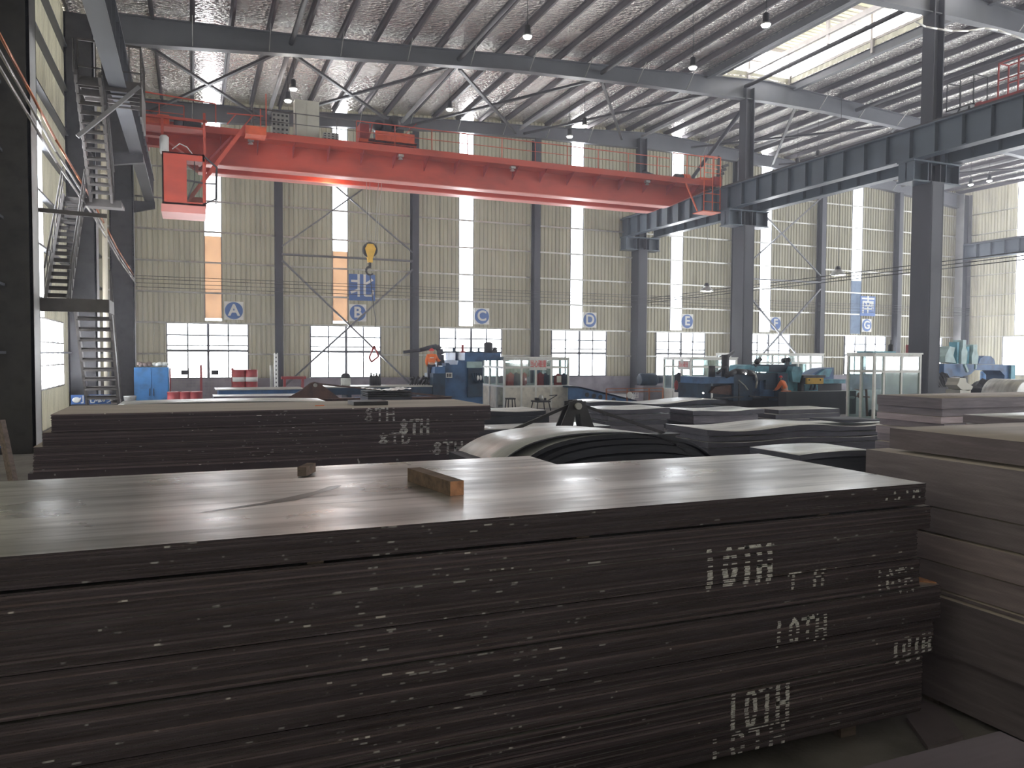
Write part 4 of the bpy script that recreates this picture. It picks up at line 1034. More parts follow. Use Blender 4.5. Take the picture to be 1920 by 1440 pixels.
# ---------------------------------------------------------------- people
def person(x,y,z0,h,rz,cloth,trous,label,helmet='drum_red',pose='work',cloth2=None):
    """one skinned body; clothes, head gear as child meshes. z0 = ground level"""
    r=root('person',(x,y,z0),label,'person'); k=h/1.75
    Rz=Matrix.Rotation(rz,4,'Z')
    J={'pel':(0,0,.95),'ch':(0,.02,1.25),'nk':(0,.03,1.45),'hd':(0,.05,1.55),
       'sl':(-.19,.02,1.40),'sr':(.19,.02,1.40),'el':(-.25,-.02,1.12),'er':(.30,.12,1.17),'wl':(-.22,.14,.95),'wr':(.40,.38,1.18),
       'hl':(-.10,0,.90),'hr':(.10,0,.90),'kl':(-.12,.03,.50),'kr':(.12,.05,.50),'al':(-.13,-.03,.09),'ar':(.14,0,.09),'tl':(-.15,.14,.03),'tr':(.17,.17,.03)}
    if pose=='bend':
        J.update({'ch':(0,.12,1.22),'nk':(0,.22,1.38),'hd':(0,.27,1.47),'sl':(-.18,.16,1.35),'sr':(.18,.16,1.35),'el':(-.22,.28,1.1),'er':(.22,.28,1.1),'wl':(-.12,.45,1.02),'wr':(.12,.45,1.02)})
    E=[('pel','ch',.15,.17),('ch','nk',.17,.07),('nk','hd',.055,.06),('ch','sl',.12,.085),('ch','sr',.12,.085),('sl','el',.075,.055),('sr','er',.075,.055),('el','wl',.05,.035),('er','wr',.05,.035),
       ('pel','hl',.14,.10),('pel','hr',.14,.10),('hl','kl',.095,.065),('hr','kr',.095,.065),('kl','al',.06,.045),('kr','ar',.06,.045),('al','tl',.05,.04),('ar','tr',.05,.04)]
    def skin(name,edges,grow,mat,sub=1):
        names=[]; 
        for e in edges:
            for q in e[:2]:
                if q not in names: names.append(q)
        rad={}
        for a,b,ra,rb in edges: rad.setdefault(a,ra); rad.setdefault(b,rb)
        me=bpy.data.meshes.new(name); me.from_pydata([tuple((Rz@Vector(J[n]))*k) for n in names],[(names.index(a),names.index(b)) for a,b,_,_ in edges],[])
        o=bpy.data.objects.new(name,me); col.objects.link(o)
        m=o.modifiers.new('s','SKIN'); m.use_smooth_shade=True
        for i,n in enumerate(names):
            q=(rad[n]+grow)*k; me.skin_vertices[0].data[i].radius=(q,q*.8 if n in('pel','ch') else q)
        me.skin_vertices[0].data[0].use_root=True
        s=o.modifiers.new('b','SUBSURF'); s.levels=sub; s.render_levels=sub
        bpy.context.view_layer.update(); dg=bpy.context.evaluated_depsgraph_get()
        m2=bpy.data.meshes.new_from_object(o.evaluated_get(dg)); bpy.data.objects.remove(o)
        m2.materials.clear(); m2.materials.append(MATS[mat]); m2.name=name
        ob=bpy.data.objects.new(name,m2); col.objects.link(ob); ob.parent=r; ROOT[ob.name]=Vector((x,y,z0)); return ob
    skin('body',E,0,'skin',2)
    up=[e for e in E if e[0] in('pel','ch','sl','sr','el','er') and e[1] in('ch','sl','sr','el','er','wl','wr')]
    skin('jacket',up,.022,cloth,2)
    lo=[e for e in E if e[1] in('hl','hr','kl','kr','al','ar')]
    skin('trousers',lo,.02,trous,2)
    def loc(v): return Vector((x,y,z0))+(Rz@Vector(v))*k
    hd=Vector(J['hd'])
    g=G(); g.ball(loc(hd+Vector((0,.02,.05))),.1*k,0,.8,.95,1.15,16); g.ball(loc(hd+Vector((0,.115,.04))),.016*k); 
    for s in (-1,1): g.ball(loc(hd+Vector((.085*s,.01,.04))),.022*k,0,.4,.8,1.1)
    g.build('head','skin',r)
    g=G()
    for s in (-1,1): g.ball(loc(hd+Vector((.032*s,.105,.065))),.011*k)
    g.build('eye','black',r)
    g=G(); c=loc(hd+Vector((0,.02,.1))); g.lathe([(.125*k,0),(.12*k,.02*k),(.105*k,.06*k),(.06*k,.1*k),(.01*k,.115*k)],c,18); g.lathe([(.14*k,-.008),(.14*k,.006),(.11*k,.012)],c+Vector((0,0,0)),18)
    g.build('helmet',helmet,r)
    for s,w_ in (('l','wl'),('r','wr')):
        wv=Vector(J[w_]); e=Vector(J['e'+s]); d=(wv-e).normalized(); side=Vector((1,0,0)) if s=='l' else Vector((-1,0,0)); side=(side-d*side.dot(d)).normalized(); nrm=d.cross(side)
        g=G(); g.bar(loc(wv),loc(wv+d*.085),.075*k,.03*k,up=tuple(Rz@nrm))
        for q,ln in ((-.03,.055),(-.01,.07),(.01,.065),(.03,.05)):
            p0=wv+d*.08+side*q; p1=p0+d*ln*.55-nrm*.01; p2=p1+d*ln*.4-nrm*.03
            g.tube(loc(p0),loc(p1),.009*k,6); g.tube(loc(p1),loc(p2),.008*k,6)
        p0=wv+d*.03+side*.035; g.tube(loc(p0),loc(p0+side*.03+d*.03),.010*k,6); g.tube(loc(p0+side*.03+d*.03),loc(p0+side*.03+d*.06-nrm*.01),.009*k,6)
        g.build('hand','skin',r)
    for s in ('l','r'):
        a=Vector(J['a'+s]); t=Vector(J['t'+s]); g=G(); g.bar(loc(a+Vector((0,-.03,-.045))),loc(t+Vector((0,.05,.01))),.09*k,.08*k); g.build('boot','black',r)
    if cloth2:
        g=G(); 
        c=Vector(J['ch']); g.bar(loc(c+Vector((-.1,-.175,.06))),loc(c+Vector((.1,-.175,.06))),.012*k,.03*k); g.build('back_print',cloth2,r)
    return r
# ---------------------------------------------------------------- long blue roller table and press
Y0=29.5
a=at(604,724,Y=Y0); b=at(811,724,Y=Y0)
zt=a.z-.02
t=root('roller_table',((a.x+b.x)/2,Y0,FL),'long blue steel roller table with a bright top, in front of window B','roller table')
G().box(a.x,b.x,Y0,Y0+1.4,zt-.05,zt).build('top_plate','sheet_top',t)
G().box(a.x,b.x,Y0+.02,Y0+1.38,zt-.32,zt-.05).build('side_beam','mach_blue_dark',t)
G().box(a.x+1.2,b.x,Y0-.3,Y0+.02,zt-.75,zt-.4).build('side_beam','mach_blue',t)
for k in range(6):
    x=a.x+.2+(b.x-a.x-.5)*k/5; G().box(x,x+.15,Y0+.05,Y0+1.3,FL,zt-.32).build('leg','mach_blue_dark',t)
a2=at(410,733,Y=27.5); b2=at(566,731,Y=27.5)
t=root('roller_table',((a2.x+b2.x)/2,27.5,FL),'low blue machine bed in front of the red drums','machine bed')
G().box(a2.x,b2.x,27.5,29,a2.z-.25,a2.z+.02).build('bed','mach_blue',t); G().box(a2.x-.1,b2.x+.1,27.45,29.05,a2.z+.02,a2.z+.05).build('top_plate','galv',t)
for x in (a2.x+.2,b2.x-.4): G().box(x,x+.2,27.6,28.9,FL,a2.z-.25).build('leg','mach_blue_dark',t)
# press
def PX(px,Y=Y0): return at(px,700,Y=Y).x
def PZ(py,px=860,Y=Y0): return at(px,py,Y=Y).z
m=root('levelling_press',(PX(862),Y0+1,FL),'big blue levelling press with motors and cylinders on top, beside the white cabin','machine')
Yf=Y0+.3
G().prism([(PX(834),FL),(PX(834),PZ(686)),(PX(840),PZ(686)),(PX(840),PZ(681)),(PX(846),PZ(681)),(PX(848),PZ(684)),(PX(862),PZ(684)),(PX(864),PZ(676)),(PX(876),PZ(676)),(PX(876),PZ(661)),(PX(910),PZ(661)),(PX(910),FL)],'y',Yf,Yf+2.2).build('body','mach_blue',m)
G().box(PX(812),PX(835),Yf-.3,Yf+.9,FL,PZ(700)).build('control_desk','mach_blue_dark',m)
G().box(PX(815),PX(834),Yf-.32,Yf+.2,PZ(700),PZ(688)).build('desk_top','mach_blue',m)
G().box(PX(873),PX(960),Yf+1.0,Yf+2.4,PZ(676),PZ(661)).build('crown_beam','mach_blue',m)
g=G(); g.box(PX(881),PX(908),Yf-.1,Yf,PZ(745),PZ(690)); g.build('recess','mach_blue_dark',m)
g=G()
for k in range(5): g.tube((PX(888+4*k),Yf-.2,PZ(700)),(PX(890+4*k),Yf-.25,PZ(718)),.04,6)
g.build('hose','mach_blue_dark',m)
g=G()
for k,px in enumerate((897,902)): g.ball((PX(px),Yf-.25,PZ(709)),.07,0,.7,.7,1.6)
g.build('valve','foil_white',m)
g=G(); g.box(PX(879),PX(907),Yf-.12,Yf-.02,PZ(690),PZ(678)); g.build('guard_panel','mach_pale',m)
g=G(); g.box(PX(840),PX(852),Yf-.03,Yf,PZ(709),PZ(699)); f=g.build('meter_box','white_frame',m)
g=G(); 
for k in range(3): g.box(PX(842+3*k),PX(844+3*k),Yf-.04,Yf-.03,PZ(707),PZ(701))
g.build('slots','dark_steel',f)
for px0,px1,pt in ((893,898,645),(876,881,652),(910,914,651),(925,929,652)):
    G().tube((PX((px0+px1)/2),Yf+1.6,PZ(661)),(PX((px0+px1)/2),Yf+1.6,PZ(pt)),(PX(px1)-PX(px0))/2,10).box(PX(px0)-.04,PX(px1)+.04,Yf+1.5,Yf+1.7,PZ(661),PZ(658)).build('cylinder','drum_red' if px0==893 else 'mach_blue_dark',m)
g=G(); c=(PX(946),Yf+1.6,PZ(651)); g.lathe([(.1,-.25),(.19,-.2),(.19,.2),(.1,.25)],c,14); g.box(c[0]-.1,c[0]+.25,c[1]-.15,c[1]+.15,PZ(661),PZ(656)); g.build('motor','dark_steel',m)
g=G(); g.ball((PX(959),Yf+1.6,PZ(654)),.1); g.box(PX(956),PX(962),Yf+1.5,Yf+1.7,PZ(661),PZ(655)); g.build('motor','dark_steel',m)
# exhaust duct
du=G(); p=[(PX(768),Yf+.7,PZ(661)),(PX(800),Yf+.7,PZ(657)),(PX(822),Yf+.7,PZ(651)),(PX(832),Yf+.7,PZ(650)),(PX(838),Yf+.7,PZ(655)),(PX(840),Yf+.7,PZ(665)),(PX(840),Yf+.7,PZ(690))]
for i,(u,v) in enumerate(zip(p[:-1],p[1:])): du.tube(u,v,.06+.018*i,12,0,.06+.018*(i+1))
du.build('exhaust_duct','column_paint',label='grey bent exhaust duct rising behind the blue press and the worker',cat='duct')
wp=at(808,725,Y=Y0+.6)
person(wp.x,Y0+.5,zt,1.46,-.25,'orange_cloth','dark_cloth','person in orange jacket and dark trousers standing on the blue roller table',helmet='sign_red',cloth2='foil_white')
# small machine junk beside the worker
g=G(); c=at(790,715,Y=Y0+.6)
for k in range(9):
    g.tube((c.x-.5+.1*k,Y0+.5,zt+.02),(c.x-.4+.1*k+random.uniform(-.1,.1),Y0+.55,zt+.15+random.uniform(0,.3)),.04,6)
    g.ball((c.x-.45+.1*k,Y0+.5,zt+.1+random.uniform(0,.2)),.06)
g.build('pump_unit','black',label='tangle of small black hoses and fittings left of the worker',cat='machine part')
# ---------------------------------------------------------------- glazed cabins
def booth(x0,x1,y0,y1,z1,label,front,sill=.42,trans=.33,mats=('white_frame','cream','booth_glass'),lower=True,side=3,t=.085):
    z0=FL; r=root('control_cabin',((x0+x1)/2,(y0+y1)/2,z0),label,'cabin'); h=z1-z0
    zs=z0+h*sill; zt_=z1-h*trans*.62; g=G()
    n=len(front)
    for x in front: g.box(x-t/2,x+t/2,y0,y0+t,z0,z1)
    for x in (x0,x1):
        for y in [y0+(y1-y0)*k/side for k in range(1,side+1)]: g.box(x-t/2+.001,x+t/2-.001,y-t/2,y+t/2,z0,z1-.001)
        for z in (zs,zt_,z1-t): g.box(x-t/2+.004,x+t/2-.004,y0+t,y1-.03,z,z+t-.002)
    for z in (zs,zt_,z1-t):
        g.box(x0+t/2,x1-t/2,y0+.003,y0+t-.003,z,z+t-.002); g.box(x0+t/2,x1-t/2,y1-t,y1-.003,z,z+t-.002)
    g.build('frame',mats[0],r)
    G().box(x0-.05,x1+.05,y0-.05,y1+.05,z1,z1+.05).build('roof',mats[0],r)
    if lower:
        g=G(); g.box(x0,x1,y0+.01,y0+.04,z0,zs); g.box(x0-.01,x0+.02,y0+(y1-y0)*.33,y1,z0,zs); g.box(x1-.02,x1+.01,y0,y1,z0,zs); g.box(x0,x1,y1-.04,y1-.01,z0,zs); g.build('lower_panel',mats[1],r)
    g=G(); g.box(x0,x1,y0+.02,y0+.026,zs,z1); g.build('glass_pane',mats[2],r)
    g=G(); g.box(x0+.0,x0+.006,y0,y1,zs,z1); g.build('glass_pane',mats[2],r)
    G().box(x1-.006,x1,y0,y1,zs,z1).build('glass_pane',mats[2],r)
    G().box(x0,x1,y1-.026,y1-.02,zs,z1).build('glass_pane',mats[2],r)
    return r,zs,zt_
YB1=30.6; x0=at(946,700,Y=YB1).x; x1=at(1066,700,Y=YB1).x; z1=at(946,675,Y=YB1).z+.08
def BX(px): return at(px,700,Y=YB1).x
b1,zs,zt2=booth(x0,x1,YB1,YB1+2.6,z1,'white framed glass cabin with jackets hanging inside and a red warning sign',[x0,BX(978),BX(1005),BX(1034),x1],mats=('white_frame','plaster','booth_glass'),side=3)
sg=G().box(BX(992),BX(1023.5),YB1-.06,YB1-.03,PZ(694,1008,YB1),PZ(672,1008,YB1)).build('warning_sign','sign_white',b1)
textmesh('lettering','当心碰撞',(BX(1023)-BX(992))*.245,((BX(992)+BX(1023.5))/2,YB1-.065,PZ(683,1008,YB1)),FACE_Y@Matrix.Diagonal((1,1.75,1,1)),'sign_red',b1,.003,.001)
g=G(); g.box(BX(952),BX(991),YB1+.3,YB1+.34,z1-.2,z1-.14); g.build('tube_light','tube_glow',b1)
def coat(px,pyt,pyb,w,mat,lab,Y=YB1+.35):
    x=at(px,700,Y=Y).x; zt_=at(px,pyt,Y=Y).z; zb=at(px,pyb,Y=Y).z; g=G(); n=12; vs=[]; 
    prof=[(0,.12),(.06,.5),(.16,.95),(.5,.85),(.8,1.0),(1,1.05)]
    for t_,wd in prof:
        for k in range(n):
            a_=6.28318*k/n; q=1+.12*math.sin(3*a_+px+t_*4); vs.append((x+w/2*wd*math.cos(a_)*q,Y+.1*wd*math.sin(a_)*q,zt_+(zb-zt_)*t_))
    fs=[(i*n+k,i*n+(k+1)%n,(i+1)*n+(k+1)%n,(i+1)*n+k) for i in range(len(prof)-1) for k in range(n)]
    g.add(vs,fs,0,True); g.add([v for v in vs[-n:]],[tuple(range(n))],0)
    for s in (-1,1): g.tube((x+s*w*.42,Y,zt_+(zb-zt_)*.1),(x+s*w*.55,Y,zt_+(zb-zt_)*.72),.05,7,0,.035)
    o=g.build('hanging_jacket',mat,label=lab,cat='jacket',group='jackets hanging in the cabin'); del o['group']; return o
coat(957,698,737,.34,'red_cloth','red work jacket, leftmost of those hanging in the white cabin')
coat(968,698,729,.30,'dark_cloth','dark blue jacket beside the leftmost red one in the white cabin')
coat(983,698,729,.16,'red_cloth','narrow dark red jacket in the second window of the white cabin')
coat(1013,698,734,.36,'red_cloth','red jacket left in the third window of the white cabin')
coat(1023,699,735,.28,'dark_cloth','dark purple jacket behind the red one in the third cabin window')
coat(1046,700,733,.3,'red_cloth','maroon jacket in the rightmost window of the white cabin')
coat(1057,699,728,.24,'dark_cloth','navy jacket at the right end of the white cabin')
g=G(); g.box(BX(1044),BX(1052),YB1-.02,YB1-.005,PZ(717,1048,YB1),PZ(705,1048,YB1)); g.build('notice_sheet','cream',label='sheet of paper stuck on the right window of the white cabin',cat='paper')
def stool(px,pyt,Y,w,lab,back=False):
    p=at(px,pyt,Y=Y); r=root('stool',(p.x,Y,FL),lab,'stool')
    G().box(p.x-w/2,p.x+w/2,Y-w/2,Y+w/2,p.z-.06,p.z).build('seat','black',r)
    for sx in (-1,1):
        for sy in (-1,1): G().tube((p.x+sx*w*.4,Y+sy*w*.4,p.z-.05),(p.x+sx*w*.5,Y+sy*w*.5,FL),.025,6).build('leg','black',r)
    return r,p
stool(957,746,YB1-.7,.34,'small black stool at the left front corner of the white cabin')
tb,p=stool(1014,751,YB1-1.2,.62,'black steel table with a jug and clutter in front of the white cabin')
g=G(); g.bar((p.x+.35,YB1-1.2,p.z),(p.x+.75,YB1-1.2,p.z+.22),.03,.03); g.bar((p.x+.75,YB1-1.2,p.z+.22),(p.x+.4,YB1-1.2,p.z+.2),.03,.03); g.build('armrest','black',tb)
g=G(); g.lathe([(.1,0),(.11,.1),(.08,.2),(.05,.24)],(p.x,YB1-1.2,p.z+.002),14); g.build('water_jug','galv',label='metal jug standing on the black table by the white cabin',cat='jug')
g=G(); g.box(p.x-.24,p.x-.13,YB1-1.3,YB1-1.1,p.z+.002,p.z+.12); g.ball((p.x+.2,YB1-1.2,p.z+.06),.055); g.build('tool_heap','black',label='small black tools on the table by the white cabin',cat='tools')
# blue inclined conveyor right of the cabin
Yc=30.0
def CX(px,Y=Yc): return at(px,700,Y=Y).x
def CZ(py,px=1130,Y=Yc): return at(px,py,Y=Y).z
c=root('inclined_conveyor',(CX(1120),Yc+.5,FL),'blue sloping conveyor frame with round holes, right of the white cabin','conveyor')
G().prism([(CX(1067),FL),(CX(1067),CZ(723)),(CX(1085),CZ(724)),(CX(1135),CZ(736)),(CX(1195),CZ(752)),(CX(1195),CZ(760)),(CX(1110),CZ(747)),(CX(1090),CZ(747)),(CX(1086),FL)],'y',Yc,Yc+.1).build('side_plate','mach_blue',c)
G().prism([(CX(1067),CZ(723)),(CX(1085),CZ(724)),(CX(1195),CZ(752)),(CX(1195),CZ(755)),(CX(1085),CZ(727)),(CX(1067),CZ(726))],'y',Yc,Yc+1.5).build('belt','mach_blue_dark',c)
for px,py in ((1101,740),(1114,742),(1126,744.5),(1151,750)): G().lathe([(.1,-.02),(.1,0)],(CX(px),Yc-.001,CZ(py)),14,0,'y').build('hole_ring','dark_steel',c)
for px in (1075,1150,1190): G().box(CX(px),CX(px)+.12,Yc+.2,Yc+1.3,FL,CZ(752)).build('leg','mach_blue_dark',c)
g=G(); Yr=29.2
def RX_(px): return at(px,740,Y=Yr).x
def RZ(py): return at(1180,py,Y=Yr).z
for px in (1137,1176,1217): g.bar((RX_(px),Yr,FL),(RX_(px),Yr,RZ(729)),.05,.05)
for py in (728.5,734.5): g.bar((RX_(1137),Yr,RZ(py)),(RX_(1243),Yr,RZ(py)),.04,.04)
g.bar((RX_(1243),Yr,FL),(RX_(1243),Yr,RZ(729)),.05,.05)
g.build('guard_rail','copper',label='rusty orange guard rail beside the blue conveyor',cat='railing')
g=G(); q=at(1180,741,Y=Yr-.05); g.lathe([(.12,-.02),(.15,0),(.12,.02)],(q.x,Yr-.08,q.z),20,0,'y'); g.lathe([(.05,-.03),(.05,.03)],(q.x,Yr-.08,q.z),12,0,'y')
for z in (-.1,0,.1): g.bar((q.x+.17,Yr-.08,q.z+z),(q.x+.42,Yr-.08,q.z+z),.02,.02)
for xx in (.18,.3,.42): g.bar((q.x+xx,Yr-.08,q.z-.12),(q.x+xx,Yr-.08,q.z+.12),.02,.02)
g.build('valve_wheel','foil_white',label='small white wheel and grid fixed on the rusty rail',cat='fitting')
mm=root('electric_motor',(at(1218,712,Y=33).x,33,FL),'large dark teal electric motor on a block beside the far tall column','motor')
q=at(1215,712,Y=33); e=at(1236,714,Y=33)
G().lathe([(.25,-.5),(.33,-.42),(.33,.35),(.27,.45)],(q.x,33,q.z),18,0,'x').build('motor_body','mach_blue_dark',mm); G().lathe([(.16,0),(.2,.08),(.2,.3),(.1,.36)],(q.x+.47,33,q.z),14,0,'x').build('gear','mach_blue_dark',mm)
G().box(q.x-.5,q.x+.7,32.6,33.4,FL,q.z-.28).build('pedestal','plinth',mm)
# second cabin
YB2=29.8; x0=at(1296,700,Y=YB2).x; x1=at(1381,700,Y=YB2).x; z1=at(1296,674,Y=YB2).z+.06
b2,_,_=booth(x0,x1,YB2,YB2+2.2,z1,'grey framed glass cabin with a coat on the door and a small red sign',[x0,x1],mats=('white_frame','white_frame','booth_glass'),side=3,sill=.3)
sx=at(1282,684,X=x0-.04); g=G(); g.box(x0-.06,x0-.04,sx.y-.45,sx.y+.45,sx.z-.22,sx.z+.2).build('warning_sign','sign_white',b2)
textmesh('lettering','当心碰撞',.19,(x0-.065,sx.y,sx.z),FACE_XM@Matrix.Diagonal((1,1.5,1,1)),'sign_red',b2,.002,.001)
ct=coat(1272,698,735,.34,'dark_cloth','black hooded coat with a red garment, hanging in the doorway of the second cabin',Y=YB2+.9)
q=at(1268,722,Y=YB2+.75); g=G(); g.ball((q.x,q.y,q.z),.13,0,.8,.6,1.8); g.build('red_bag','drum_red',label='red bundle hanging below the black coat at the second cabin',cat='bag')
q=at(1404,668,Y=YB2+.5); q=at(1366,668,Y=YB2+.5); g=G(); g.bar((q.x-.5,q.y,z1+.08),(q.x+.2,q.y,z1+.2),.1,.06); g.bar((q.x+.0,q.y,z1+.12),(q.x+.3,q.y,z1+.33),.12,.1); g.build('roof_scrap','black',label='dark junk lying on the roof of the second cabin',cat='scrap')
# third cabin, right
YB3=19.4; x0=at(1641,700,Y=YB3).x; x1=at(1726,700,Y=YB3).x; z1=at(1641,664,Y=YB3).z
def DX(px): return at(px,700,Y=YB3).x
b3,_,_=booth(x0,x1,YB3,YB3+1.15,z1,'silver-grey aluminium cabin with double doors in front of the nearest tall column',[x0,DX(1658),DX(1691),x1],mats=('white_frame','white_frame','booth_glass'),side=2,sill=.05,lower=True,trans=.42,t=.08)
g=G(); 
for a_,b_ in ((1662,1688),(1694,1722)): g.box(DX(a_),DX(b_),YB3+.03,YB3+.05,FL+.15,at(1690,690,Y=YB3).z)
g.build('door_panel','pipe_grey',b3)
q=at(1690,661,Y=YB3+.5); g=G(); g.box(DX(1645),DX(1688),YB3+.2,YB3+.9,z1+.05,z1+.1); g.build('roof_tarp','mach_teal',label='blue-teal sheet lying on the roof of the aluminium cabin',cat='sheet')
g=G(); g.lathe([(.05,0),(.09,.06),(.09,.26),(.05,.3)],(DX(1692),YB3+.5,z1+.05),14); g.tube((DX(1692),YB3+.5,z1+.35),(DX(1692),YB3+.5,z1+.5),.02,6); g.build('roof_fan','black',label='dark small fan unit on the roof of the aluminium cabin',cat='fan')
# distant cabin behind the teal machine
YB4=31.5; x0=at(1400,700,Y=YB4).x; x1=at(1543,700,Y=YB4).x; z1=at(1470,664,Y=YB4).z
booth(x0,x1,YB4,YB4+2.4,z1,'wide pale glass cabin behind the blue and teal machine',[x0+(x1-x0)*k/6 for k in range(7)],mats=('white_frame','white_frame','booth_glass'),side=2,sill=.3)
# ---------------------------------------------------------------- blue/teal uncoiler machine, centre right
YM=23.0
def MX(px): return at(px,700,Y=YM).x
def MZ(py,px=1450): return at(px,py,Y=YM).z
ma=root('sheet_machine',(MX(1400),YM+.6,FL),'dark blue and teal sheet processing machine with pipes, right of the second cabin','machine')
def mb(nm,r,mat,dy=0,dep=1.2):
    return G().box(MX(r[0]),MX(r[2]),YM+dy,YM+dy+dep,MZ(r[3]),MZ(r[1])).build(nm,mat,ma)
mb('top_beam',(1313,706,1376,718),'mach_blue'); mb('body',(1315,718,1340,790),'mach_blue_dark',.2); G().box(MX(1315),MX(1500),YM+.3,YM+1.4,FL,MZ(748)).build('base','black',ma)
mb('body',(1376,698,1412,750),'mach_blue_dark',0); mb('body',(1412,700,1462,713),'mach_blue_dark',-.1); mb('body',(1425,713,1460,745),'mach_blue',.0); mb('side_post',(1452,700,1470,752),'mach_blue_dark',-.2)
mb('side_post',(1484,695,1503,738),'mach_teal',.2); mb('crown',(1452,684,1503,698),'mach_blue_dark',.3)
g=G(); g.prism([(MX(1404),MZ(698)),(MX(1408),MZ(686)),(MX(1418),MZ(684)),(MX(1424),MZ(698))],'y',YM+.3,YM+1.2); g.prism([(MX(1427),MZ(697)),(MX(1434),MZ(686)),(MX(1452),MZ(687)),(MX(1452),MZ(697))],'y',YM+.3,YM+1.2); g.prism([(MX(1484),MZ(695)),(MX(1488),MZ(687)),(MX(1500),MZ(688)),(MX(1505),MZ(697)),(MX(1500),MZ(718)),(MX(1487),MZ(716))],'y',YM+.0,YM+.8); g.build('cover','mach_teal',ma)
g=G(); g.path([(MX(1345),YM,MZ(700)),(MX(1352),YM,MZ(693)),(MX(1362),YM,MZ(688)),(MX(1363),YM,MZ(704))],.05,8); g.lathe([(.12,0),(.12,.4)],(MX(1341),YM+.2,MZ(706)),12); g.lathe([(.14,0),(.14,.8)],(MX(1366),YM+.2,MZ(706)),12); g.path([(MX(1358),YM-.1,MZ(704)),(MX(1375),YM-.1,MZ(696)),(MX(1395),YM-.1,MZ(697)),(MX(1410),YM-.1,MZ(700))],.1,8); g.build('pipework','dark_steel',ma)
g=G(); g.path([(MX(1403),YM-.15,MZ(697)),(MX(1410),YM-.2,MZ(702)),(MX(1413),YM-.2,MZ(714)),(MX(1411),YM-.2,MZ(727))],.035,7); g.path([(MX(1380),YM-.15,MZ(712)),(MX(1390),YM-.2,MZ(722)),(MX(1396),YM-.2,MZ(730))],.025,7); g.build('hose','galv',ma)
g=G(); g.bar((MX(1415),YM,MZ(686)),(MX(1427),YM,MZ(672)),.05,.12); g.ball((MX(1419),YM,MZ(678)),.11); g.build('lamp_arm','dark_steel',ma)
g=G(); g.box(MX(1432),MX(1458),YM-.12,YM-.02,MZ(730),MZ(712)); g.build('gearbox','mach_blue_dark',ma)
g=G(); 
for px,py in ((1390,700),(1455,718),(1311,734)): g.ball((MX(px),YM-.25,MZ(py)),.028)
g.build('work_light','lamp_glow',ma)
g=G(); g.prism([(MX(1335),MZ(735)),(MX(1345),MZ(724)),(MX(1375),MZ(721)),(MX(1376),MZ(740))],'y',YM+.1,YM+.4); g.build('scrap_chute','rust_steel',ma)
g=G(); g.bar((MX(1328),YM-.3,MZ(743)),(MX(1385),YM-.3,MZ(742)),.06,.04); g.bar((MX(1376),YM-.3,MZ(718)),(MX(1376),YM-.3,MZ(790)),.04,.04); g.bar((MX(1395),YM-.3,MZ(741)),(MX(1470),YM-.3,MZ(746)),.05,.05); g.build('frame_rail','dark_steel',ma)
g=G(); g.bar((MX(1487),YM+.3,MZ(684)),(MX(1487),YM+.3,MZ(676)),.1,.1); g.ball((MX(1488),YM+.3,MZ(675)),.1); g.build('lever','black',ma)
# crew platform and worker
pl=G(); wq=at(1473,737,Y=YM+1.2)
pl.box(MX(1462),MX(1484),YM-.75,YM-.05,FL,-.121).build('work_platform','black',ma)
person(at(1474,720,Y=YM-.35).x,YM-.35,-.12,1.5,.5,'orange_cloth','orange_cloth','person in orange overalls and red helmet leaning over the teal machine',pose='bend',helmet='sign_red')
# yellow press head and its bed
ye=root('shear_head',(MX(1525),YM,FL),'shear with a yellow front plate and light blue base, right of the second worker','machine')
g=G(); g.box(MX(1503),MX(1544),YM-.1,YM+1,MZ(709),MZ(704)); g.box(MX(1503),MX(1508),YM,YM+1,MZ(738),MZ(709)); g.box(MX(1534),MX(1543),YM,YM+1,MZ(728),MZ(709)); g.build('frame','dark_steel',ye)
g=G(); g.box(MX(1507),MX(1537),YM-.2,YM-.1,MZ(720.5),MZ(709)); yp=g.build('front_plate','yellow',ye)
g=G()
for px in (1510,1531): g.ball((MX(px),YM-.2,MZ(712.5)),.03)
g.build('bolt','black',yp)
g=G(); g.prism([(MX(1509),MZ(722)),(MX(1534),MZ(722)),(MX(1534),MZ(740)),(MX(1511),MZ(738))],'y',YM,YM+.8); g.build('base','mach_teal',ye)
g=G(); 
for px in (1520,1527): g.prism([(MX(px-2.5),MZ(732)),(MX(px+2.5),MZ(732)),(MX(px),MZ(722))],'y',YM-.08,YM-.01)
g.build('wedge','mach_blue_dark',ye); G().box(MX(1505),MX(1540),YM,YM+1,FL,MZ(738)).build('pedestal','black',ye)
cv=root('outfeed_conveyor',(MX(1568),YM+1,FL),'teal conveyor table with dark side guards left of the aluminium cabin','conveyor')
G().box(MX(1538),MX(1597),YM+.3,YM+1.8,MZ(721),MZ(713)).build('table','mach_teal',cv); G().box(MX(1534),MX(1597),YM+.5,YM+1.7,FL,MZ(722)).build('skirt','black',cv)
G().prism([(MX(1547),MZ(713)),(MX(1552),MZ(706)),(MX(1566),MZ(699)),(MX(1578),MZ(692)),(MX(1600),MZ(690)),(MX(1600),MZ(713))],'y',YM+1.0,YM+1.6).build('cover','mach_blue',cv)
G().prism([(MX(1562),MZ(708)),(MX(1580),MZ(693)),(MX(1594),MZ(693)),(MX(1588),MZ(709))],'y',YM+.9,YM+1.0).build('guide','mach_teal',cv)
po=root('air_gun_post',(MX(1556),YM+2.2,FL),'teal post carrying a dark horizontal cylinder, left of the aluminium cabin','post')
G().box(MX(1553),MX(1560),YM+2.2,YM+2.4,FL,MZ(680)).build('post','mach_teal',po); G().lathe([(.08,0),(.11,.05),(.11,.32),(.07,.36)],(MX(1545),YM+2.3,MZ(676.5)),14,0,'x').build('cylinder','dark_steel',po)
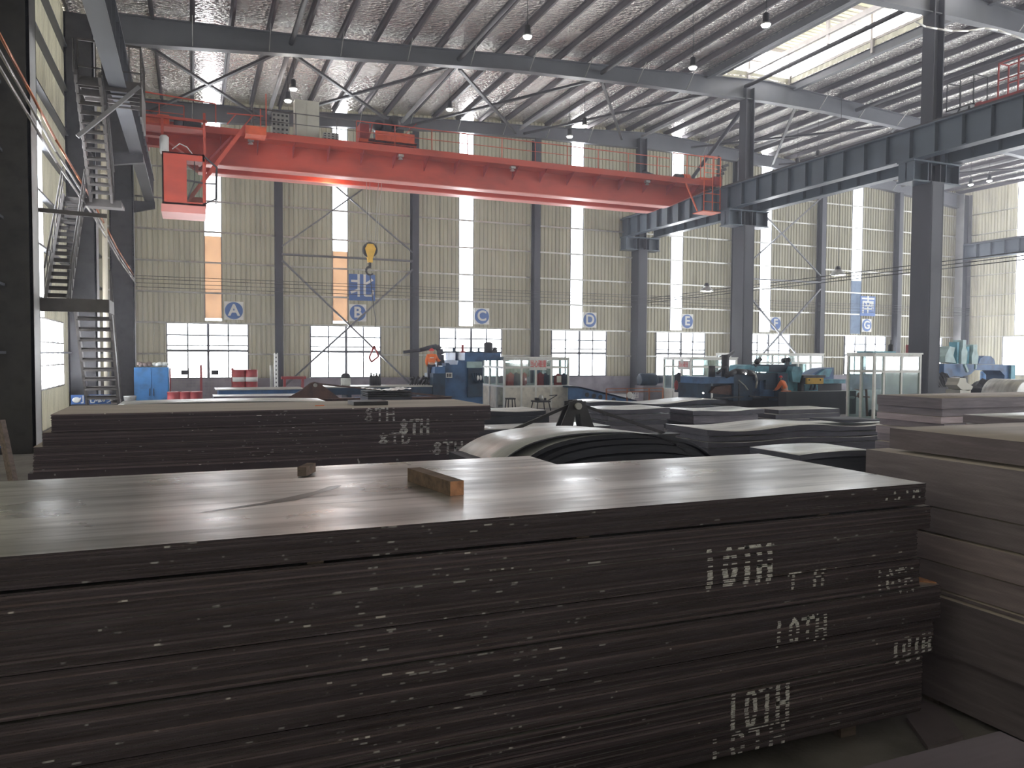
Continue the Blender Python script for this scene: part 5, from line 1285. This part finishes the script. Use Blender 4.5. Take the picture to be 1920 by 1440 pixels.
sp=root('tracked_unit',(MX(1510),YM-1.4,FL),'low black machine unit with rubber wheels in front of the teal machine','machine')
G().box(MX(1432),MX(1560),YM-1.2,YM-.8,MZ(775),MZ(732)).build('chassis','black',sp)
for px in (1478,1492,1507,1588): G().lathe([(.14,-.1),(.17,-.07),(.17,.07),(.14,.1)],(MX(px),YM-1.3,FL+.18),16,0,'y').build('wheel','rubber',sp)
g=G(); g.bar((MX(1540),YM-1.25,MZ(744)),(MX(1551),YM-1.25,MZ(744)),.05,.05); g.ball((MX(1551),YM-1.25,MZ(744)),.09,0,1.4,.6,.7); g.build('handle','rag',sp)
for px in (1576,1590): pass
g=G(); g.bar((MX(1590),YM-.9,MZ(730)),(MX(1593),YM-.9,FL),.06,.06); g.bar((MX(1570),YM-.9,MZ(743)),(MX(1596),YM-.9,MZ(745)),.05,.05); g.ball((MX(1579),YM-.9,MZ(741)),.12,0,1.1,.7,1); g.bar((MX(1568),YM-.9,MZ(729)),(MX(1584),YM-.9,MZ(733)),.03,.03); g.build('rusty_stand','copper',label='rusty pipe stand with a pale rag left of the aluminium cabin',cat='stand')
# ---------------------------------------------------------------- far right machines
YR=24.5
def NX(px,Y=YR): return at(px,690,Y=Y).x
def NZ(py,px=1830,Y=YR): return at(px,py,Y=Y).z
ga=root('gantry_press',(NX(1850),YR,FL),'pale blue gantry machine with upright covers, at the right beyond the tall column','machine')
G().prism([(NX(1770),NZ(712)),(NX(1770),NZ(682)),(NX(1895),NZ(684)),(NX(1895),NZ(730)),(NX(1884),NZ(730)),(NX(1884),NZ(704)),(NX(1875),NZ(695)),(NX(1828),NZ(694)),(NX(1820),NZ(702)),(NX(1804),NZ(706)),(NX(1790),NZ(704))],'y',YR,YR+.9).build('gantry_frame','mach_blue',ga)
G().box(NX(1892),NX(1900),YR-.1,YR+.9,FL,NZ(684)).build('leg','mach_teal',ga); G().box(NX(1884),NX(1893),YR,YR+.9,FL,NZ(720)).build('leg','mach_blue',ga)
G().box(NX(1775),NX(1884),YR+.3,YR+1.4,FL,NZ(724)).build('bed','mach_blue_dark',ga)
for a_,b_,t_,bt in ((1798.5,1808,638,682),(1818,1829,646,682)):
    g=G(); g.prism([(NX(a_),NZ(bt)),(NX(a_-.5),NZ(t_+22)),(NX(a_+2),NZ(t_+13)),(NX(a_+2),NZ(t_)),(NX(b_-1.5),NZ(t_)),(NX(b_-1.5),NZ(t_+13)),(NX(b_+1.5),NZ(t_+22)),(NX(b_),NZ(bt))],'y',YR-.1,YR+.4); g.build('upright_cover','mach_pale',ga)
    G().box(NX(a_-5),NX(a_-1),YR,YR+.4,NZ(bt),NZ(t_+4)).build('upright_cover','mach_teal',ga)
g=G(); g.prism([(NX(1834),NZ(682)),(NX(1838),NZ(672)),(NX(1846),NZ(667)),(NX(1858),NZ(668)),(NX(1864),NZ(674)),(NX(1866),NZ(683))],'y',YR,YR+.8); g.build('hood','mach_blue',ga)
g=G(); g.prism([(NX(1772),NZ(668)),(NX(1780),NZ(650)),(NX(1790),NZ(652)),(NX(1787),NZ(667)),(NX(1793),NZ(681)),(NX(1772),NZ(679))],'y',YR,YR+.5); g.build('head','mach_pale',ga)
g=G(); g.bar((NX(1800),YR-.2,NZ(683)),(NX(1806),YR-.2,NZ(697)),.1,.1); g.bar((NX(1821),YR-.2,NZ(683)),(NX(1821),YR-.2,NZ(692)),.08,.08); g.build('link','mach_pale',ga)
te=root('column_drill',(NX(1757),YR+1,FL),'light teal C-shaped machine directly right of the nearest tall column','machine')
G().prism([(NX(1746),NZ(664)),(NX(1768),NZ(664)),(NX(1771),NZ(670)),(NX(1770),FL),(NX(1760),FL),(NX(1763),NZ(685)),(NX(1750),NZ(684)),(NX(1744),NZ(672))],'y',YR+.9,YR+1.6).build('body','mach_teal',te)
G().box(NX(1748),NX(1754),YR+1,YR+1.4,NZ(664),NZ(647)).build('motor','drum_red',te); G().box(NX(1748),NX(1760),YR+1,YR+1.4,NZ(700),NZ(680)).build('spindle','mach_blue',te)
# cream casting, rubble, coils
g=G(); q=at(1803,728,Y=20.5)
def ZZ(py): return at(1800,py,Y=20.5).z
def XX(px): return at(px,720,Y=20.5).x
g.prism([(XX(1790),ZZ(722)),(XX(1793),ZZ(716)),(XX(1795),ZZ(709)),(XX(1806),ZZ(709)),(XX(1808),ZZ(717)),(XX(1820),ZZ(725)),(XX(1818),ZZ(730)),(XX(1812),ZZ(733)),(XX(1798),ZZ(730))],'y',20.4,20.9); g.box(XX(1796),XX(1816),20.4,21,FL,ZZ(731))
g.build('casting','cream',label='cream coloured casting on a block in front of the pale blue gantry machine',cat='casting')
def heap(x0,x1,y0,y1,zb,zt_,mat,lab,cat='scrap heap',seed=1,n=26,name='scrap_heap'):
    rr=random.Random(seed); g=G(); nx,ny=n,8; vs=[]
    for i in range(nx+1):
        for j in range(ny+1):
            u=i/nx; v=j/ny; e=min(1,4*u,4*(1-u))*min(1,3*v,3*(1-v)) if 0<u<1 and 0<v<1 else 0
            vs.append((x0+(x1-x0)*u,y0+(y1-y0)*v,zb+(zt_-zb)*e*rr.uniform(.45,1)))
    g.add(vs,[(i*(ny+1)+j,(i+1)*(ny+1)+j,(i+1)*(ny+1)+j+1,i*(ny+1)+j+1) for i in range(nx) for j in range(ny)],0)
    o=len(vs); g.box(x0+.02,x1-.02,y0+.02,y1-.02,FL,zb+.01); return g.build(name,mat,label=lab,cat=cat,kind=None)
heap(NX(1832,22),NX(1884,22),21.6,22.6,NZ(728,1850,22),NZ(709,1850,22),'black','heap of dark scrap under the pale blue gantry',seed=3)
heap(NX(1747,22.5),NX(1790,22.5),22.2,23.2,NZ(727,1760,22.5),NZ(697,1760,22.5),'dark_steel','dark tangled scrap just right of the nearest tall column',seed=5)
g=G(); a_=at(1895,722,Y=19); g.lathe([(.55,0),(.6,.05),(.6,1.2),(.55,1.25)],(at(1926,745,Y=17.5).x,17.5,at(1926,745,Y=17.5).z),24,0,'y'); g.box(at(1900,745,Y=17.5).x,at(1960,745,Y=17.5).x,17.5,18.7,FL,at(1926,745,Y=17.5).z-.4); g.build('steel_coil','sheet_top',label='pale steel coil cut off by the right edge of the picture',cat='coil')
for i,(pa,pb,m_,l_) in enumerate([(1841,1847,'cab_blue','blue'),(1849,1854,'cream','white'),(1858,1864,'pipe_cream','cream'),(1868,1876,'mach_teal','teal')]):
    Yd=37; xa=at(pa,700,Y=Yd).x; xb=at(pb,700,Y=Yd).x; zt_=at(1855,696,Y=Yd).z
    g=G(); R_=max(.2,(xb-xa)/2); g.lathe([(R_,0),(R_*1.03,.02),(R_,.05),(R_,zt_-FL-.05),(R_*.8,zt_-FL)],((xa+xb)/2,Yd,FL),16); g.build('drum',m_,label=f'{l_} barrel far behind, seen through the pale blue gantry',cat='barrel')
# ---------------------------------------------------------------- left background
YC=30; a_=at(251,689,Y=YC); b_=at(317,753,Y=YC)
cb_=root('steel_cabinet',((a_.x+b_.x)/2,YC,FL),'large blue two-door steel cabinet with rusty stains, beside the corner column','cabinet')
G().box(a_.x,b_.x,YC,YC+.9,FL,a_.z).build('body','cab_blue',cb_)
mx_=(a_.x+b_.x)/2
for u,v in ((a_.x+.03,mx_-.01),(mx_+.01,b_.x-.03)):
    d_=G().box(u,v,YC-.025,YC,FL+.05,a_.z-.04).build('door','cab_blue',cb_)
    G().box(mx_-.08 if u<mx_-.3 else mx_+.05,mx_-.05 if u<mx_-.3 else mx_+.08,YC-.05,YC-.025,.5,.75).build('handle','dark_steel',d_)
for px,l_ in ((269,'left'),(299,'right')):
    g=G(); q=at(px,686,Y=YC+.4)
    for k in range(8): g.ball((q.x+random.uniform(-.22,.22),YC+.4+random.uniform(-.1,.1),a_.z+.08+random.uniform(0,.05)),.09,0,1.1,.9,.8)
    g.build('bag','rag' if px==299 else 'wood_old',label=f'crumpled bag on top of the blue cabinet, {l_} one',cat='bag')
g=G(); q=at(243,715,Y=29.5); g.lathe([(.14,0),(.2,.3),(.2,.34)],(q.x+.02,29.3,FL+.5),12); g.box(q.x-.2,q.x+.2,29.1,29.5,FL,FL+.5); g.build('bucket_on_box','galv',label='grey bucket on a box between column and blue cabinet',cat='bucket')
g=G(); q0=at(258,720,Y=29.4)
def drum(px,Y,ztop,lab,R_=.235,band=True):
    x=at(px,710,Y=Y).x; r=root('oil_drum',(x,Y,ztop-.75),lab,'oil drum','red oil drums')
    del r['group']
    G().lathe([(R_,0),(R_*1.04,.01),(R_,.03),(R_,.24),(R_*1.04,.26),(R_,.28),(R_,.48),(R_*1.04,.5),(R_,.52),(R_,.72),(R_*1.04,.74),(R_,.75)],(x,Y,ztop-.75),22).build('shell','drum_red',r)
    if band: G().lathe([(R_*1.012,.29),(R_*1.012,.47)],(x,Y,ztop-.75),22).build('label_band','sign_white',r)
zt1=at(450,693,Y=31.5).z; 
for px,l_ in ((448,'left'),(471,'right')):
    drum(px,31.5,zt1,f'red and white oil drum, {l_} one of the upper pair'); drum(px,31.5,zt1-.752,f'red oil drum supporting the {l_} one of the upper pair',band=True)
zt1=FL+.95
for px,l_ in ((327,'leftmost'),(347,'middle'),(366,'rightmost')): 
    drum(px,29.5,zt1,f'red oil drum in the low row right of the blue cabinet, {l_}')
    x=at(px,710,Y=29.5).x
xa=at(318,710,Y=29.5).x; xb=at(376,710,Y=29.5).x; G().box(xa,xb,29.2,29.8,FL,zt1-.752).build('pallet','wood_old',label='low wooden pallet under the row of red drums',cat='pallet')
xa=at(436,710,Y=31.5).x; xb=at(484,710,Y=31.5).x; zb_=at(450,693,Y=31.5).z-1.504
if zb_>FL: G().box(xa,xb,31.2,31.8,FL,zb_-.001).build('pallet','wood_old',label='wooden pallet under the stacked pair of red drums',cat='pallet')
f_=root('mesh_fence',(at(375,700,Y=38).x,38,FL),'red post and wire mesh fence in front of window A','fence')
xa=at(318,700,Y=38).x; xb=at(436,700,Y=38).x; zt_=at(380,690,Y=38).z
g=G(); x=xa
while x<xb: g.bar((x,38,FL+.3),(x,38,zt_),.012,.012); x+=.16
z=FL+.3
while z<zt_: g.bar((xa,38,z),(xb,38,z),.012,.012); z+=.14
g.build('mesh','pipe_grey',f_)
for px in (318,377,436): G().box(at(px,700,Y=38).x-.05,at(px,700,Y=38).x+.05,37.95,38.05,FL,zt_+(.15 if px==377 else 0)).build('post','drum_red',f_)
for px in (347,403): G().box(at(px-7,700,Y=38).x,at(px+7,700,Y=38).x,37.96,37.98,at(px,703,Y=38).z,at(px,694,Y=38).z).build('plate','dark_steel',f_)
g=G(); q=at(518,725,Y=31); zt_=at(518,662,Y=31).z
g.box(q.x-.07,q.x+.07,31,31.1,FL,zt_)
g.build('slotted_post','foil_white',label='white slotted upright leaning on the wall column left of window B',cat='post')
z=FL+.2
g=G()
while z<zt_: g.box(q.x-.02,q.x+.02,30.99,31.0,z,z+.06); z+=.16
o_=g.build('slots','dark_steel',bpy.data.objects['slotted_post'])
g=G(); g.box(q.x-.22,q.x-.12,31,31.1,FL,at(510,685,Y=31).z).build('flat_bar','galv',label='grey flat bar standing left of the white slotted post',cat='bar')
g=G(); xa=at(528,708,Y=39).x; xb=at(574,708,Y=39).x; g.box(xa,xb,39,39.3,at(550,711,Y=39).z,at(550,706,Y=39).z); g.box(xa+.1,xa+.2,39,39.3,FL,at(550,711,Y=39).z); g.box(xb-.2,xb-.1,39,39.3,FL,at(550,711,Y=39).z); g.build('red_trestle','drum_red',label='low red trestle against the far wall left of window B',cat='trestle')
q=at(650,722,Y=29.9); g=G(); g.lathe([(.16,0),(.19,.05),(.19,.28),(.17,.3)],(q.x,30.1,zt+.001),18); c_=g.build('bin','rag',label='pale bin with a dark round top, standing on the blue roller table',cat='bin'); G().ball((q.x,30.1,zt+.36),.17,0,1.1,1,.8).build('sack','black',c_)
for k,px in enumerate((696,701,706,711)):
    q=at(px,722,Y=30.3); g=G(); g.lathe([(.07,0),(.07,.36-.05*(k%2)),(.03,.42-.05*(k%2)),(.03,.5-.05*(k%2))],(q.x,30.3,zt+.001),12); g.build('gas_cylinder','dark_steel',label=f'{["first","second","third","fourth"][k]} slim gas cylinder from the left, on the roller table before window B',cat='gas cylinder')
# wrinkled bundle
a_=at(690,742,Y=20); b_=at(772,742,Y=20)
G().box(a_.x,b_.x,20,21,FL,at(730,745,Y=20).z).build('support_stack','edge_dark',label='dark stack under the crumpled sheets, left background',cat='plate bundle')
g=G(); nx,ny=20,5; 
for L_ in range(4):
    vs=[]; zb_=at(730,745,Y=20).z+.002+.045*L_
    for i in range(nx+1):
        for j in range(ny+1):
            u=i/nx; v=j/ny; vs.append((a_.x+(b_.x-a_.x)*u,20+v*.95,zb_+.02+random.uniform(0,.035)+(.05*abs(2*u-1) if L_==3 else 0)))
    g.add(vs,[(i*(ny+1)+j,(i+1)*(ny+1)+j,(i+1)*(ny+1)+j+1,i*(ny+1)+j+1) for i in range(nx) for j in range(ny)],1 if L_==3 else 0)
    g.box(a_.x,b_.x,20,20.95,zb_-.001,zb_+.02)
g.build('crumpled_sheets',['dark_steel','sheet_bright'],label='crumpled shiny scrap sheets behind the back stack, right of its centre',cat='scrap sheets')
# ---------------------------------------------------------------- camera, light, scale
R=Matrix(((EX[0],-EX[1],-EX[2]),(EY[0],-EY[1],-EY[2]),(EZ[0],-EZ[1],-EZ[2]))).to_4x4()
cam=bpy.data.cameras.new('camera'); cam.sensor_width=36; cam.lens=F/1920*36; cam.clip_end=500; cam.clip_start=.05
co=bpy.data.objects.new('camera',cam); col.objects.link(co); co.matrix_world=Matrix.Translation((0,0,H))@R
scene.camera=co
w=bpy.data.worlds.new('sky'); scene.world=w; w.use_nodes=True; nt=w.node_tree; nt.nodes.clear()
bg=nt.nodes.new('ShaderNodeBackground'); wo=nt.nodes.new('ShaderNodeOutputWorld'); tc=nt.nodes.new('ShaderNodeTexCoord')
sp=nt.nodes.new('ShaderNodeSeparateXYZ'); nt.links.new(tc.outputs['Generated'],sp.inputs[0])
r=ramp(nt,sp.outputs[2],[(.0,(2.3,2.2,2.25,1)),(.02,(.97,.95,1,1)),(.5,(.96,.95,1,1)),(1,(.93,.94,1,1))])
nt.links.new(r.outputs[0],bg.inputs[0]); bg.inputs[1].default_value=WORLD; nt.links.new(bg.outputs[0],wo.inputs[0])
def portal(loc,rot,sx,sy):
    l=bpy.data.lights.new('daylight_portal','AREA'); l.shape='RECTANGLE'; l.size=sx*S; l.size_y=sy*S; l.cycles.is_portal=True
    o=bpy.data.objects.new('daylight_portal',l); col.objects.link(o); o.location=loc; o.rotation_euler=rot
for a,b in WIN: portal(((a+b)/2,YF-.02,(WZ0+WZ1)/2),(-math.pi/2,0,0),b-a,WZ1-WZ0)
for a,b in STR: portal(((a+b)/2,YF-.02,(SZ0+14)/2),(-math.pi/2,0,0),b-a,14-SZ0)
for a,b in RW: portal((XR-.02,(a+b)/2,(WZ0+WZ1)/2),(0,math.pi/2,0),WZ1-WZ0,b-a)
for a,b in RS: portal((XR-.02,(a+b)/2,(SZ0+13.9)/2),(0,math.pi/2,0),13.9-SZ0,b-a)
for a,b in BW: portal(((a+b)/2,YB+.02,3),(math.pi/2,0,0),b-a,4)
portal((XL+.02,26.1,1.95),(0,-math.pi/2,0),2.1,8.2); portal((XL+.02,25.1,5.9),(0,-math.pi/2,0),5.8,3)
for x,s in ((MX0-.02,-1),(MX1+.02,1)): portal((x,(YB+MY1)/2,16.7),(0,s*math.pi/2,0),1.2,MY1-YB)
def lamp(p,e,size=.25,c=(1,.97,.9)):
    l=bpy.data.lights.new('lamp_light','POINT'); l.energy=e; l.color=c; l.shadow_soft_size=size
    o=bpy.data.objects.new('lamp_light',l); col.objects.link(o); o.location=p; return o
for p in WARM_ADDED: lamp(p,34,.08,(1,.5,.2))
for p in LAMPS: lamp((p[0],p[1],p[2]-.3),LAMPW)
hz=G().box(XL-.5,XR+.5,YB-.5,YF+.5,FL-.4,18.2)
m,nt_,out_=newmat('haze'); vsn=nt_.nodes.new('ShaderNodeVolumeScatter'); vsn.inputs['Density'].default_value=HAZE; vsn.inputs['Color'].default_value=(.88,.89,1,1); vsn.inputs['Anisotropy'].default_value=.35
nt_.links.new(vsn.outputs[0],out_.inputs['Volume']); MATS['haze']=m
if HAZE>0: hz.build('haze','haze',label='thin milky haze filling the whole hall',cat='haze',kind='stuff')
# to metres
SM=Matrix.Scale(S,4); done=set()
for o in bpy.data.objects:
    o.location=Vector(o.location)*S
    if o.type=='MESH' and o.data.name not in done: o.data.transform(SM); done.add(o.data.name)
vs=scene.view_settings; vs.view_transform='Standard'; vs.look='None'; vs.gamma=1; vs.use_curve_mapping=False; vs.exposure=EXPO
scene.display_settings.display_device='sRGB'
scene.cycles.max_bounces=8; scene.cycles.diffuse_bounces=4; scene.cycles.glossy_bounces=4; scene.cycles.transparent_max_bounces=16
scene.cycles.sample_clamp_indirect=6
